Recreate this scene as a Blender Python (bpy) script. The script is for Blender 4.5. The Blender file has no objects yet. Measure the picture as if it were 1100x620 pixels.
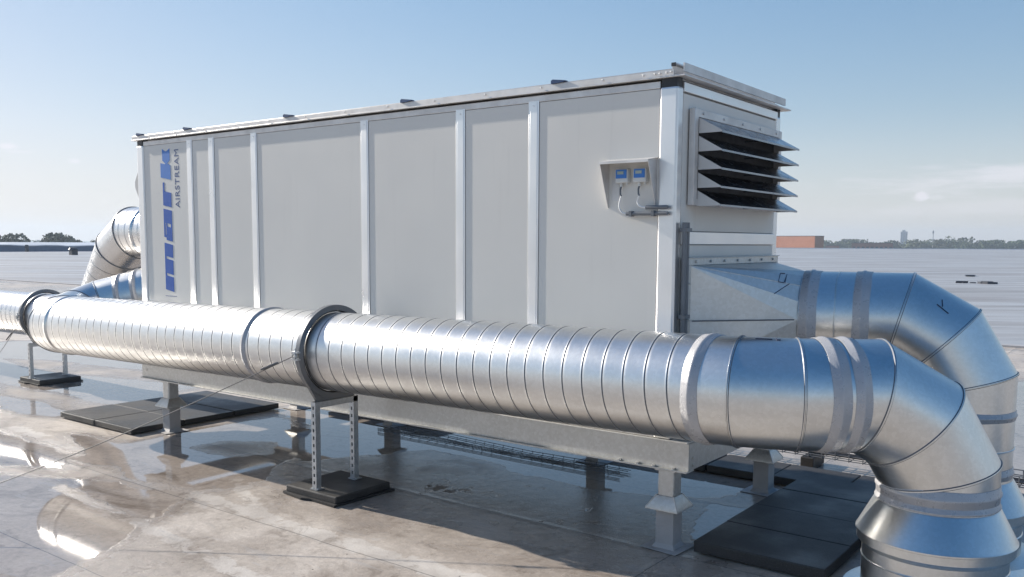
import bpy, math, random
import numpy as np
from mathutils import Vector, Matrix
random.seed(7)
sc = bpy.context.scene
COL = sc.collection
R_ = math.radians
V = Vector

# ------------------------------------------------------------------ helpers
class MB:
    def __init__(s): s.v = []; s.f = []; s.sm = []
    def add(s, vs, fs, smooth=False):
        b = len(s.v); s.v += [tuple(p) for p in vs]
        s.f += [tuple(i + b for i in f) for f in fs]; s.sm += [smooth] * len(fs)
        return s
    def box(s, a, b):
        x0, x1 = sorted((a[0], b[0])); y0, y1 = sorted((a[1], b[1])); z0, z1 = sorted((a[2], b[2]))
        vs = [(x, y, z) for z in (z0, z1) for y in (y0, y1) for x in (x0, x1)]
        return s.add(vs, [(0, 2, 3, 1), (4, 5, 7, 6), (0, 1, 5, 4), (2, 6, 7, 3), (0, 4, 6, 2), (1, 3, 7, 5)])
    def prism(s, poly, off, smooth=False):
        n = len(poly); off = V(off); P = [V(p) for p in poly]
        vs = P + [p + off for p in P]
        fs = [tuple(range(n))[::-1], tuple(range(n, 2 * n))] + [(i, (i + 1) % n, (i + 1) % n + n, i + n) for i in range(n)]
        return s.add(vs, fs, smooth)
    def tube(s, pts, r, n=10, cap=True):
        pts = [V(p) for p in pts]; base = len(s.v); rings = []
        prev = None
        for i, p in enumerate(pts):
            if i == 0: d = pts[1] - p
            elif i == len(pts) - 1: d = p - pts[i - 1]
            else: d = (pts[i + 1] - p).normalized() + (p - pts[i - 1]).normalized()
            d.normalize()
            e = (prev - d * prev.dot(d)) if prev is not None else d.orthogonal()
            e.normalize(); prev = e; g = d.cross(e)
            rr = r[i] if isinstance(r, (list, tuple)) else r
            rings.append([p + (e * math.cos(2 * math.pi * k / n) + g * math.sin(2 * math.pi * k / n)) * rr for k in range(n)])
        vs = [q for ring in rings for q in ring]
        fs = []
        for i in range(len(rings) - 1):
            for k in range(n):
                a = i * n + k; b = i * n + (k + 1) % n
                fs.append((a, b, b + n, a + n))
        s.add(vs, fs, True)
        if cap:
            s.add(rings[0], [tuple(range(n))[::-1]]); s.add(rings[-1], [tuple(range(n))])
        return s
    def lathe(s, c, prof, n=72, axis=2):
        vs = []; fs = []
        for (r, z) in prof:
            for k in range(n):
                a = 2 * math.pi * k / n
                q = (r * math.cos(a), r * math.sin(a), z)
                if axis == 0: q = (z, q[0], q[1])
                if axis == 1: q = (q[0], z, q[1])
                vs.append((c[0] + q[0], c[1] + q[1], c[2] + q[2]))
        for i in range(len(prof) - 1):
            for k in range(n):
                a = i * n + k; b = i * n + (k + 1) % n
                fs.append((a, b, b + n, a + n))
        return s.add(vs, fs, True)
    def build(s, name, mat, parent=None, bevel=0, sharp=35):
        me = bpy.data.meshes.new(name); me.from_pydata(s.v, [], s.f)
        me.polygons.foreach_set('use_smooth', s.sm)
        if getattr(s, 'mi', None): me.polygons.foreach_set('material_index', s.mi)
        me.update()
        if any(s.sm):
            try: me.set_sharp_from_angle(angle=R_(sharp))
            except Exception: pass
        o = bpy.data.objects.new(name, me); COL.objects.link(o)
        if mat: me.materials.append(mat)
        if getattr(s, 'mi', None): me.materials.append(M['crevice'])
        if parent is not None:
            o.parent = parent; o.matrix_parent_inverse = Matrix.Translation(-V(parent.location))
        if bevel:
            m = o.modifiers.new('bevel', 'BEVEL'); m.width = bevel; m.segments = 2; m.limit_method = 'ANGLE'
        return o

def tag(o, label=None, cat=None, group=None, kind=None):
    if label: o['label'] = label
    if cat: o['category'] = cat
    if group: o['group'] = group
    if kind: o['kind'] = kind
    return o
def thing(name, label, cat, loc=(0, 0, 0), group=None):
    o = bpy.data.objects.new(name, None); o.location = loc; o.empty_display_size = .1
    COL.objects.link(o); return tag(o, label, cat, group)
def struct(name, mb, mat): return tag(mb.build(name, mat), kind='structure')
def copy_tree(o):
    c = o.copy(); COL.objects.link(c)
    for ch in [k for k in bpy.data.objects if k.parent == o]:
        d = ch.copy(); COL.objects.link(d); d.parent = c
        for g in [k for k in bpy.data.objects if k.parent == ch]:
            e = g.copy(); COL.objects.link(e); e.parent = d
    return c

# ------------------------------------------------------------------ materials
class NT:
    def __init__(s, name):
        s.m = bpy.data.materials.new(name); s.m.use_nodes = True
        s.t = s.m.node_tree; s.b = s.t.nodes['Principled BSDF']
    def n(s, typ, **kw):
        nd = s.t.nodes.new(typ)
        for k, v in kw.items():
            if k.startswith('_'): setattr(nd, k[1:], v)
            else: nd.inputs[k.replace('__', ' ')].default_value = v
        return nd
    def l(s, a, b): s.t.links.new(a, b)
    def coord(s, scale=(1, 1, 1), out='Object', rot=(0, 0, 0)):
        c = s.n('ShaderNodeTexCoord'); mp = s.n('ShaderNodeMapping'); mp.inputs['Scale'].default_value = scale
        mp.inputs['Rotation'].default_value = rot
        s.l(c.outputs[out], mp.inputs['Vector']); return mp.outputs['Vector']
    def noise(s, scale, vec=None, detail=4, rough=.55, dist=0):
        nd = s.n('ShaderNodeTexNoise', Scale=scale, Detail=detail, Roughness=rough, Distortion=dist)
        s.l(vec if vec is not None else s.coord(), nd.inputs['Vector']); return nd.outputs['Fac']
    def ramp(s, fac, stops):
        r = s.n('ShaderNodeValToRGB'); e = r.color_ramp.elements
        while len(e) < len(stops): e.new(.5)
        for el, (p, c) in zip(e, stops):
            el.position = p; el.color = (*((c,) * 3 if isinstance(c, (int, float)) else c), 1)
        s.l(fac, r.inputs['Fac']); return r.outputs['Color']
    def mix(s, fac, a, b, mode='MIX'):
        m = s.n('ShaderNodeMix', _data_type='RGBA', _blend_type=mode)
        for sock, v in ((m.inputs[0], fac), (m.inputs[6], a), (m.inputs[7], b)):
            if hasattr(v, 'links') or hasattr(v, 'is_output'): s.l(v, sock)
            else: sock.default_value = v if isinstance(v, (int, float)) else (*v, 1)
        return m.outputs[2]
    def math(s, op, a, b=None, c=None):
        m = s.n('ShaderNodeMath', _operation=op)
        for i, v in enumerate((a, b, c)):
            if v is None: continue
            if hasattr(v, 'is_output'): s.l(v, m.inputs[i])
            else: m.inputs[i].default_value = v
        return m.outputs[0]
    def rng(s, v, a, b, c, d, smooth=True):
        m = s.n('ShaderNodeMapRange'); m.interpolation_type = 'SMOOTHSTEP' if smooth else 'LINEAR'
        s.l(v, m.inputs[0])
        for i, x in enumerate((a, b, c, d)): m.inputs[i + 1].default_value = x
        return m.outputs[0]
    def bump(s, h, strength, dist):
        b = s.n('ShaderNodeBump', Strength=strength, Distance=dist); s.l(h, b.inputs['Height'])
        s.l(b.outputs[0], s.b.inputs['Normal']); return b

def mat_simple(name, col, rough=.5, metal=0, var=.12, scale=6, bump=0):
    t = NT(name)
    f = t.noise(scale, detail=5)
    lo = tuple(c * (1 - var) for c in col); hi = tuple(min(1, c * (1 + var)) for c in col)
    t.l(t.ramp(f, [(.3, lo), (.7, hi)]), t.b.inputs['Base Color'])
    t.l(t.rng(t.noise(scale * 2.3), .3, .7, max(.02, rough - .07), rough + .07), t.b.inputs['Roughness'])
    t.b.inputs['Metallic'].default_value = metal
    if bump: t.bump(t.noise(scale * 12), bump, .01)
    return t.m

def mat_galv(name, col=(.70, .70, .69), rough=.27, dull=.0, spangle=70, drops=False):
    t = NT(name)
    v = t.coord()
    vo = t.n('ShaderNodeTexVoronoi', Scale=spangle); t.l(v, vo.inputs['Vector'])
    cell = t.n('ShaderNodeSeparateColor'); t.l(vo.outputs['Color'], cell.inputs[0])
    big = t.noise(2.6, v, 6, .6, .6); fine = t.noise(60, v, 3)
    streak = t.noise(3, t.coord((1, 1, 8)), 4, .6)
    base = t.ramp(big, [(.25, tuple(c * .93 for c in col)), (.75, tuple(min(1, c * 1.06) for c in col))])
    base = t.mix(t.rng(cell.outputs[0], .3, 1, 0, .22, False), base, (.86, .87, .88))
    dr_ = t.n('ShaderNodeTexVoronoi', Scale=42); t.l(v, dr_.inputs['Vector'])
    base = t.mix(t.math('MULTIPLY', t.rng(dr_.outputs['Distance'], .05, .09, .55, 0), t.rng(t.noise(4, v, 3), .50, .58, 0, 1)), base, (.92, .93, .94))
    base = t.mix(t.rng(streak, .56, .74, 0, .12), base, tuple(c * .62 for c in col))
    t.l(base, t.b.inputs['Base Color'])
    r1 = t.math('ADD', t.rng(big, .3, .7, rough - .01, rough + .015), t.rng(cell.outputs[1], 0, 1, -.008, .010, False))
    t.l(r1, t.b.inputs['Roughness'])
    t.b.inputs['Metallic'].default_value = 1 - dull
    h = t.math('ADD', t.math('MULTIPLY', t.noise(2.2, v, 1), .18), t.math('MULTIPLY', fine, .012))
    if drops:   # rain drops still sitting on the sheet
        vd = t.n('ShaderNodeTexVoronoi', Scale=95); t.l(v, vd.inputs['Vector'])
        dm = t.math('MULTIPLY', t.rng(vd.outputs['Distance'], .0, .22, 1, 0), t.rng(t.noise(9, v, 3), .58, .66, 0, 1))
        h = t.math('ADD', h, t.math('MULTIPLY', dm, .055))
    t.bump(h, .06, .006)
    return t.m

M = {}
M['galv'] = mat_galv('galvanised_duct_sheet', rough=.33)
M['galv_plain'] = mat_galv('galvanised_fitting_sheet', (.66, .665, .655), .30)
M['galv_beam'] = mat_galv('hot_dip_galvanised_steel', (.56, .555, .535), .45, .3, 60, False)
M['galv_matte'] = mat_galv('dull_galvanised_transition', (.64, .63, .60), .40, .35, 60, False)
M['galv_far'] = mat_galv('galvanised_duct_sheet_brighter', (.70, .70, .70), .28)
M['crevice'] = mat_simple('grimy_shaded_lock_seam', (.13, .14, .16), .5, .5, .1)  # seam grime plus groove and crease shade, put into one dark colour
M['alu'] = mat_simple('brushed_aluminium_profile', (.82, .81, .80), .34, .80, .03, 1.5)
M['alu_trim'] = mat_simple('weathered_aluminium_trim', (.64, .62, .60), .48, .55, .12, 8)
M['panel'] = mat_simple('light_grey_coated_panel', (.62, .605, .57), .42, 0, .03, 1.3)
t = NT('light_grey_coated_panel_streaked')
c = t.ramp(t.noise(1.2, detail=5), [(.3, (.66, .64, .60)), (.7, (.70, .68, .635))])
stk = t.noise(1.0, t.coord((14, 14, .8)), 6, .65, .4); c = t.mix(t.rng(stk, .56, .74, 0, .12), c, (.46, .44, .41))
spk = t.noise(55, detail=3, rough=.7); c = t.mix(t.rng(spk, .68, .76, 0, .35), c, (.36, .34, .32))
t.l(c, t.b.inputs['Base Color']); t.l(t.rng(t.noise(3), .3, .7, .38, .5), t.b.inputs['Roughness'])
t.bump(t.noise(.9, detail=1), .25, .02); M['panel'] = t.m
M['black'] = mat_simple('black_plastic', (.02, .021, .025), .45)
M['blind'] = mat_simple('louvre_dark_inside', (.015, .016, .02), .5, 0)
M['blade'] = mat_simple('coated_louvre_blade', (.24, .265, .31), .22, .95, .06, 5)
M['cheek'] = mat_simple('coated_louvre_cheek', (.56, .55, .53), .45, .1, .05, 5)
M['gasket'] = mat_simple('black_rubber_gasket', (.018, .018, .02), .6)
M['clamp'] = mat_simple('grey_steel_collar', (.20, .21, .225), .42, .7, .1)
M['strut'] = mat_galv('galvanised_strut_channel', (.46, .48, .50), .38, .2, 60, False)
M['bluecap'] = mat_simple('dark_blue_cap', (.02, .055, .14), .4, .2)
M['tape'] = mat_simple('pale_sealing_band', (.43, .43, .445), .32, .2, .06, 14, .2)
M['conduit'] = mat_simple('grey_plastic_conduit', (.15, .16, .175), .4)
M['cable'] = mat_simple('pale_grey_cable', (.75, .75, .74), .45)
M['casegrey'] = mat_simple('light_grey_instrument_case', (.60, .61, .60), .4)
M['blue'] = mat_simple('blue_print', (.045, .19, .55), .55, 0, .04)
M['blue_dark'] = mat_simple('blue_vinyl', (.0, .085, .40), .6, 0, .04)
M['navy'] = mat_simple('thin_blue_print', (.05, .09, .22), .45)
M['lcd'] = mat_simple('grey_display', (.35, .42, .38), .25)
M['ink'] = mat_simple('marker_ink', (.01, .012, .05), .5)
M['wire'] = mat_simple('steel_wire_rope', (.16, .155, .15), .5, .5)
M['sleeve'] = mat_simple('grey_membrane_sleeve', (.42, .405, .40), .55, 0, .12, 9, .2)
M['hose'] = mat_simple('white_hose', (.65, .66, .66), .4)
M['green'] = mat_simple('green_plastic', (.01, .22, .05), .4)
M['tray'] = mat_simple('zinc_wire_basket', (.20, .21, .23), .45, .7)

# rubber tiles
t = NT('dark_recycled_tile')
f = t.noise(5, detail=6, rough=.65); g = t.noise(160, detail=2)
c = t.ramp(f, [(.3, (.024, .023, .023)), (.7, (.045, .043, .042))])
c = t.mix(t.rng(g, .45, .7, 0, .5), c, (.075, .072, .07))
t.l(c, t.b.inputs['Base Color'])
t.l(t.rng(t.noise(2.2, detail=5, rough=.6), .42, .7, .60, .40), t.b.inputs['Roughness'])
t.bump(g, .35, .004); M['tile'] = t.m

# roof membrane with puddles (wetness = signed distance stored on the sheet + fractal shoreline)
t = NT('wet_roof_membrane')
at = t.n('ShaderNodeAttribute'); at.attribute_name = 'wet'
pos = t.coord()
n1 = t.noise(1.3, pos, 8, .62, .3); n2 = t.noise(11, pos, 5, .6); n0 = t.noise(.35, pos, 4, .6)
wet = t.math('ADD', at.outputs['Fac'], t.math('MULTIPLY', t.math('SUBTRACT', n1, .5), .42))
wet = t.math('ADD', wet, t.math('MULTIPLY', t.math('SUBTRACT', n2, .5), .07))
pud = t.rng(wet, -.004, .010, 0, 1)
damp = t.rng(wet, -.22, -.02, 0, 1)
col = t.ramp(t.noise(2.1, pos, 9, .66, .4), [(.25, (.44, .385, .33)), (.5, (.54, .48, .42)), (.78, (.62, .56, .50))])
col = t.mix(t.rng(t.noise(.8, t.coord((1, 2.2, 1)), 7, .7, 1.2), .53, .70, 0, .6), col, (.17, .13, .10))
col = t.mix(t.rng(t.noise(38, pos, 4, .7), .60, .75, 0, .35), col, (.13, .11, .10))
col = t.mix(t.rng(t.noise(3.3, t.coord((.5, 2.5, 1)), 6, .6, 1.5), .62, .70, 0, .45), col, (.40, .375, .35))
fg = t.noise(26, pos, 8, .72, .2); col = t.mix(1.0, col, t.ramp(fg, [(.3, .80), (.7, 1.16)]), 'MULTIPLY')
asl = t.n('ShaderNodeAttribute'); asl.attribute_name = 'silt'
sil = t.math('ADD', asl.outputs['Fac'], t.math('MULTIPLY', t.math('SUBTRACT', t.noise(6, pos, 6, .65, .5), .5), .30)); col = t.mix(t.rng(sil, -.010, .010, 0, .8), col, (.66, .615, .56))
mg = t.noise(5.5, pos, 7, .7, .8); col = t.mix(t.rng(mg, .53, .68, 0, .50), col, (.20, .16, .13))
st2 = t.noise(2.6, t.coord((.8, 3.5, 1), 'Object', (0, 0, .18)), 6, .65, 1.8); col = t.mix(t.rng(st2, .60, .635, 0, .55), col, (.50, .475, .45))
sp1 = t.noise(95, pos, 4, .75); col = t.mix(t.rng(sp1, .64, .70, 0, .55), col, (.11, .095, .085)); col = t.mix(t.rng(sp1, .30, .25, 0, .5), col, (.66, .62, .57))
ve = t.n('ShaderNodeTexVoronoi', Scale=1.6); ve.feature = 'DISTANCE_TO_EDGE'
wv = t.n('ShaderNodeVectorMath'); wv.operation = 'ADD'; t.l(pos, wv.inputs[0]); nv = t.n('ShaderNodeTexNoise', Scale=3.0, Detail=5); t.l(pos, nv.inputs['Vector']); t.l(nv.outputs['Color'], wv.inputs[1]); t.l(wv.outputs[0], ve.inputs['Vector'])
crk = t.math('MULTIPLY', t.rng(ve.outputs['Distance'], .0, .006, 1, 0), t.rng(t.noise(1.4, pos, 3), .52, .60, 0, .5)); col = t.mix(crk, col, (.12, .10, .09))
# white scuffs and specks
vo = t.n('ShaderNodeTexVoronoi', Scale=7); t.l(pos, vo.inputs['Vector'])
col = t.mix(t.math('MULTIPLY', t.rng(vo.outputs['Distance'], .03, .045, 1, 0), t.rng(t.noise(2.0, pos, 2), .52, .56, 0, 1)), col, (.03, .028, .027))
shore = t.math('MULTIPLY', t.rng(wet, -.035, -.012, 0, 1), t.rng(wet, -.008, .0, 1, 0))
col = t.mix(t.math('MULTIPLY', shore, .35), col, (.44, .42, .40))
# membrane laps
sx = t.n('ShaderNodeSeparateXYZ'); t.l(pos, sx.inputs[0])
wob = t.math('MULTIPLY', t.math('SUBTRACT', t.noise(1.7, pos, 3), .5), .03)
ly = t.math('PINGPONG', t.math('ADD', t.math('ADD', sx.outputs['Y'], 100.93), wob), .52)
lx = t.math('PINGPONG', t.math('ADD', t.math('ADD', sx.outputs['X'], 400.35), wob), 2.6)
seam = t.math('MAXIMUM', t.rng(ly, .0, .006, 1, 0), t.rng(lx, .0, .006, 1, 0))
lap = t.math('MAXIMUM', t.rng(ly, .0, .05, 1, 0), t.rng(lx, .0, .05, 1, 0))
col = t.mix(t.math('MULTIPLY', lap, .12), col, (.40, .37, .34))
col = t.mix(t.math('MULTIPLY', seam, .75), col, (.05, .045, .042))
dark = t.mix(1.0, col, (.62, .59, .575), 'MULTIPLY')
col = t.mix(t.math('MULTIPLY', damp, .9), col, dark)
col = t.mix(t.math('MULTIPLY', pud, .55), col, t.mix(1.0, col, (.95, .95, .95), 'MULTIPLY'))
t.l(col, t.b.inputs['Base Color'])
rdry = t.rng(damp, 0, 1, .62, .22, False)
rr = t.n('ShaderNodeMix'); t.l(pud, rr.inputs[0]); t.l(rdry, rr.inputs[2]); t.l(t.rng(t.noise(1.1, pos, 3), .45, .6, .012, .05), rr.inputs[3])
t.l(rr.outputs[0], t.b.inputs['Roughness'])
t.b.inputs['IOR'].default_value = 1.5
ior = t.rng(pud, 0, 1, 1.45, 1.62, False); t.l(ior, t.b.inputs['IOR'])
hh = t.math('ADD', t.math('MULTIPLY', n2, .5), t.math('ADD', t.math('MULTIPLY', t.noise(70, pos, 3), .25), t.math('MULTIPLY', lap, .35)))
hh = t.math('MULTIPLY', hh, t.math('SUBTRACT', 1.0, pud))
hh = t.math('ADD', hh, t.math('MULTIPLY', t.math('ADD', t.math('MULTIPLY', t.noise(7, pos, 3), .022), t.math('MULTIPLY', t.noise(45, pos, 2), .006)), pud))
t.bump(hh, .5, .012); M['deck'] = t.m

t = NT('pale_far_roof_membrane')
w = t.coord((1, 1, 1), 'Object', (0, 0, -.6487))
def strn(sx_, sy_, sc_, d=5):
    mp = t.n('ShaderNodeMapping'); mp.inputs['Scale'].default_value = (sx_, sy_, 1); t.l(w, mp.inputs['Vector'])
    return t.noise(sc_, mp.outputs[0], d, .62, .35)
a = strn(.10, .55, 1.0); b = strn(.035, .12, 1.0, 4); cc = strn(.28, 2.4, 1.0, 4)
col = t.ramp(a, [(.30, (.22, .215, .215)), (.5, (.38, .375, .375)), (.72, (.50, .495, .495))])
col = t.mix(t.rng(b, .42, .66, 0, .55), col, (.26, .24, .235))
col = t.mix(t.rng(cc, .60, .70, 0, .40), col, (.20, .195, .20))
t.l(col, t.b.inputs['Base Color'])
t.l(t.rng(a, .4, .62, .55, .32), t.b.inputs['Roughness'])
t.bump(t.math('ADD', a, t.math('MULTIPLY', cc, .4)), .45, .10); M['farroof'] = t.m

t = NT('open_field')
col = t.ramp(t.noise(.006, detail=5), [(.35, (.05, .07, .03)), (.6, (.09, .10, .05)), (.75, (.14, .12, .08))])
t.l(col, t.b.inputs['Base Color']); t.b.inputs['Roughness'].default_value = .9; M['ground'] = t.m

def mat_brick(name, c1, c2, mortar, sc_=1.0):
    t = NT(name); br = t.n('ShaderNodeTexBrick', Scale=sc_)
    br.inputs['Color1'].default_value = (*c1, 1); br.inputs['Color2'].default_value = (*c2, 1); br.inputs['Mortar'].default_value = (*mortar, 1)
    g = t.n('ShaderNodeTexCoord'); s = t.n('ShaderNodeSeparateXYZ'); t.l(g.outputs['Object'], s.inputs[0])
    cb = t.n('ShaderNodeCombineXYZ'); t.l(t.math('ADD', s.outputs['X'], s.outputs['Y']), cb.inputs[0]); t.l(s.outputs['Z'], cb.inputs[1])
    t.l(cb.outputs[0], br.inputs['Vector'])
    t.l(t.mix(t.rng(t.noise(.15, detail=4), .4, .7, 0, .3), br.outputs['Color'], tuple(x * .7 for x in c1)), t.b.inputs['Base Color'])
    t.b.inputs['Roughness'].default_value = .8; return t.m
M['brick'] = mat_brick('orange_brick', (.40, .13, .055), (.45, .165, .08), (.42, .20, .13))
M['brick2'] = mat_brick('dull_red_brick', (.28, .10, .075), (.33, .13, .10), (.3, .2, .17))
M['cap'] = mat_simple('dark_roof_edge', (.06, .06, .07), .5)
M['tower'] = mat_simple('pale_concrete_tower', (.28, .31, .36), .6, 0, .05, .1)
M['pane'] = mat_simple('dark_window_glass', (.03, .045, .07), .1)
M['parapet'] = mat_simple('blue_grey_parapet', (.17, .20, .27), .6, 0, .10, .2)
M['parapet_top'] = mat_simple('pale_parapet_flashing', (.62, .63, .66), .4, .2, .12, .15)
M['bark'] = mat_simple('bark', (.06, .05, .04), .9)
M['vent'] = mat_simple('dark_vent', (.05, .055, .07), .5)
def mat_leaf(name, a, b):
    t = NT(name); v = t.coord(out='Object'); 
    t.l(t.ramp(t.noise(.55, v, 4, .7), [(.35, a), (.68, b)]), t.b.inputs['Base Color']); t.b.inputs['Roughness'].default_value = .75
    return t.m
M['leaf_a'] = mat_leaf('olive_foliage', (.030, .042, .018), (.085, .10, .042))
M['leaf_b'] = mat_leaf('green_foliage', (.028, .052, .020), (.075, .115, .045))
M['leaf_c'] = mat_leaf('pale_green_foliage', (.050, .070, .025), (.13, .15, .065))

# ------------------------------------------------------------------ camera
S = .87
CAM = V((2.5159 * S, -4.986 * S, 1.70)); FPX = 951.19
yaw, pit, rol = -.6487, -.0978, .0053
fwd = V((math.sin(yaw) * math.cos(pit), math.cos(yaw) * math.cos(pit), math.sin(pit)))
rt = V((math.cos(yaw), -math.sin(yaw), 0)); up = rt.cross(fwd)
r2 = rt * math.cos(rol) + up * math.sin(rol); u2 = -rt * math.sin(rol) + up * math.cos(rol)
cd = bpy.data.cameras.new('camera'); cam = bpy.data.objects.new('camera', cd); COL.objects.link(cam)
cam.matrix_world = Matrix(((r2.x, u2.x, -fwd.x, CAM.x), (r2.y, u2.y, -fwd.y, CAM.y), (r2.z, u2.z, -fwd.z, CAM.z), (0, 0, 0, 1)))
cd.sensor_width = 36; cd.lens = FPX / 1100 * 36; cd.shift_y = 43.44 / 1100; cd.clip_start = .05; cd.clip_end = 8000
sc.camera = cam

# ------------------------------------------------------------------ light
EL = 25; SD = V((-.9970, -.079, 0)).normalized() * math.cos(R_(EL)) + V((0, 0, math.sin(R_(EL))))
sl = bpy.data.lights.new('sun', 'SUN'); sl.energy = 4.8; sl.angle = R_(.6); sl.color = (1, .93, .83)
so = bpy.data.objects.new('sun', sl); COL.objects.link(so); so.rotation_euler = SD.to_track_quat('Z', 'Y').to_euler()
w = bpy.data.worlds.new('World'); sc.world = w; w.use_nodes = True
nt = w.node_tree; bg = nt.nodes['Background']
sky = nt.nodes.new('ShaderNodeTexSky'); sky.sky_type = 'NISHITA'; sky.sun_disc = False
sky.sun_elevation = R_(EL); sky.sun_rotation = math.atan2(SD.x, SD.y) % (2 * math.pi)
sky.altitude = 10; sky.air_density = 1.15; sky.dust_density = .35; sky.ozone_density = 2.2
bg.inputs['Strength'].default_value = .11
# thin cirrus and two small cumulus clouds, placed by direction in the sky
def wn(typ, **kw):
    nd = nt.nodes.new(typ)
    for k, v in kw.items():
        if k.startswith('_'): setattr(nd, k[1:], v)
        else: nd.inputs[k].default_value = v
    return nd
def wm(op, a, b=None, c=None):
    m = wn('ShaderNodeMath', _operation=op)
    for i, v in enumerate((a, b, c)):
        if v is None: continue
        if hasattr(v, 'is_output'): nt.links.new(v, m.inputs[i])
        else: m.inputs[i].default_value = v
    return m.outputs[0]
def wr(v, a, b, c, d):
    m = wn('ShaderNodeMapRange'); m.interpolation_type = 'SMOOTHSTEP'; nt.links.new(v, m.inputs[0])
    for i, x in enumerate((a, b, c, d)): m.inputs[i + 1].default_value = x
    return m.outputs[0]
tc = wn('ShaderNodeTexCoord'); sp = wn('ShaderNodeSeparateXYZ'); nt.links.new(tc.outputs['Generated'], sp.inputs[0])
az = wm('ARCTAN2', sp.outputs['X'], sp.outputs['Y'])          # 0 at +Y, positive toward +X
el = wm('ARCSINE', sp.outputs['Z'])
cb = wn('ShaderNodeCombineXYZ'); nt.links.new(az, cb.inputs[0]); nt.links.new(el, cb.inputs[1])
def cnoise(sx, sy, scale, det=6, ro=.6):
    mp = wn('ShaderNodeMapping'); mp.inputs['Scale'].default_value = (sx, sy, 1); nt.links.new(cb.outputs[0], mp.inputs[0])
    nn = wn('ShaderNodeTexNoise', Scale=scale, Detail=det, Roughness=ro, Distortion=.3); nt.links.new(mp.outputs[0], nn.inputs['Vector'])
    return nn.outputs['Fac']
def blob(a0, e0, ra, re, slope=0.0):
    da = wm('SUBTRACT', az, a0); de = wm('SUBTRACT', wm('SUBTRACT', el, e0), wm('MULTIPLY', da, slope))
    q = wm('ADD', wm('POWER', wm('ABSOLUTE', wm('DIVIDE', da, ra)), 2), wm('POWER', wm('ABSOLUTE', wm('DIVIDE', de, re)), 2))
    return wm('SUBTRACT', 1, wm('SQRT', q))
pix = lambda x, y: (math.atan2(*(lambda d: (d.x, d.y))(fwd + r2 * (x - 550) / FPX - u2 * (y - 353.44) / FPX)),
                    (lambda d: math.asin(d.z / d.length))(fwd + r2 * (x - 550) / FPX - u2 * (y - 353.44) / FPX))
a0, e0 = pix(1120, 187)
cir = wm('ADD', blob(a0, e0, .27, .021, .045), wm('MULTIPLY', wm('SUBTRACT', cnoise(3.5, 30, 2.6, 8, .66), .5), 2.4))
mask = wr(cir, .15, 1.0, 0, .5)
a1, e1 = pix(1080, 222)
c2_ = wm('ADD', blob(a1, e1, .22, .012, .03), wm('MULTIPLY', wm('SUBTRACT', cnoise(4, 30, 3), .5), 1.6))
mask = wm('MAXIMUM', mask, wr(c2_, .05, .8, 0, .22))
for (x, y, ra, re, op) in ((990, 211, .012, .0075, .65), (1003, 212, .016, .004, .25), (8, 157, .013, .004, .5), (80, 173, .008, .0035, .4), (20, 163, .02, .0025, .2)):
    a_, e_ = pix(x, y)
    bb = wm('ADD', blob(a_, e_, ra, re), wm('MULTIPLY', wm('SUBTRACT', cnoise(1, 2, 120, 5), .5), 1.1))
    mask = wm('MAXIMUM', mask, wr(bb, .0, .75, 0, op))
low = wm('ADD', cnoise(1.2, 9, 2.6), 0)
mask = wm('MAXIMUM', mask, wm('MULTIPLY', wr(low, .55, .8, 0, .10), wr(el, .02, .22, 1, 0)))
veil = wr(el, -.03, .15, .55, 0)
mx = wn('ShaderNodeMix', _data_type='RGBA'); nt.links.new(mask, mx.inputs[0]); sc_ = wn('ShaderNodeSeparateColor'); nt.links.new(sky.outputs[0], sc_.inputs[0]); cc_ = wn('ShaderNodeCombineColor')
for i_ in range(3): nt.links.new(wm('DIVIDE', wm('MULTIPLY', sc_.outputs[i_], 1.28), wm('ADD', wm('MULTIPLY', sc_.outputs[i_], .15), 1.0)), cc_.inputs[i_])
hs = wn('ShaderNodeHueSaturation', Hue=.5, Saturation=1.36, Value=.96); nt.links.new(cc_.outputs[0], hs.inputs['Color']); mv = wn('ShaderNodeMix', _data_type='RGBA'); nt.links.new(veil, mv.inputs[0]); tn = wn('ShaderNodeMix', _data_type='RGBA', _blend_type='MULTIPLY'); tn.inputs[0].default_value = 1; tn.inputs[7].default_value = (.99, .965, 1.06, 1); nt.links.new(hs.outputs[0], tn.inputs[6]); nt.links.new(tn.outputs[2], mv.inputs[6]); mv.inputs[7].default_value = (4.15, 4.35, 5.05, 1); nt.links.new(mv.outputs[2], mx.inputs[6])
mx.inputs[7].default_value = (5.4, 5.2, 5.6, 1)
nt.links.new(mx.outputs[2], bg.inputs['Color'])
sc.view_settings.view_transform = 'Standard'; sc.view_settings.look = 'None'; sc.view_settings.gamma = 1
sc.view_settings.exposure = 0.72
sc.cycles.max_bounces = 8; sc.cycles.glossy_bounces = 6; sc.cycles.volume_bounces = 0
sc.cycles.sample_clamp_indirect = 12

# ------------------------------------------------------------------ ground and roofs
def sdist(P, poly):
    """signed distance (inside positive) of points P (n,2) to polygon"""
    A = np.array(poly, float); B = np.roll(A, -1, 0); d = np.full(len(P), 1e9); ins = np.zeros(len(P), bool)
    for a, b in zip(A, B):
        ab = b - a; t_ = np.clip(((P - a) @ ab) / (ab @ ab + 1e-12), 0, 1)
        d = np.minimum(d, np.hypot(*(P - a - t_[:, None] * ab).T))
        cond = (a[1] > P[:, 1]) != (b[1] > P[:, 1])
        with np.errstate(divide='ignore', invalid='ignore'):
            xi = (b[0] - a[0]) * (P[:, 1] - a[1]) / (b[1] - a[1] + 1e-15) + a[0]
        ins ^= cond & (P[:, 0] < xi)
    return np.where(ins, d, -d)
def seg(P, a, b, wd):
    a = np.array(a); b = np.array(b); ab = b - a; t_ = np.clip(((P - a) @ ab) / (ab @ ab), 0, 1)
    return wd - np.hypot(*(P - a - t_[:, None] * ab).T)
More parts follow.
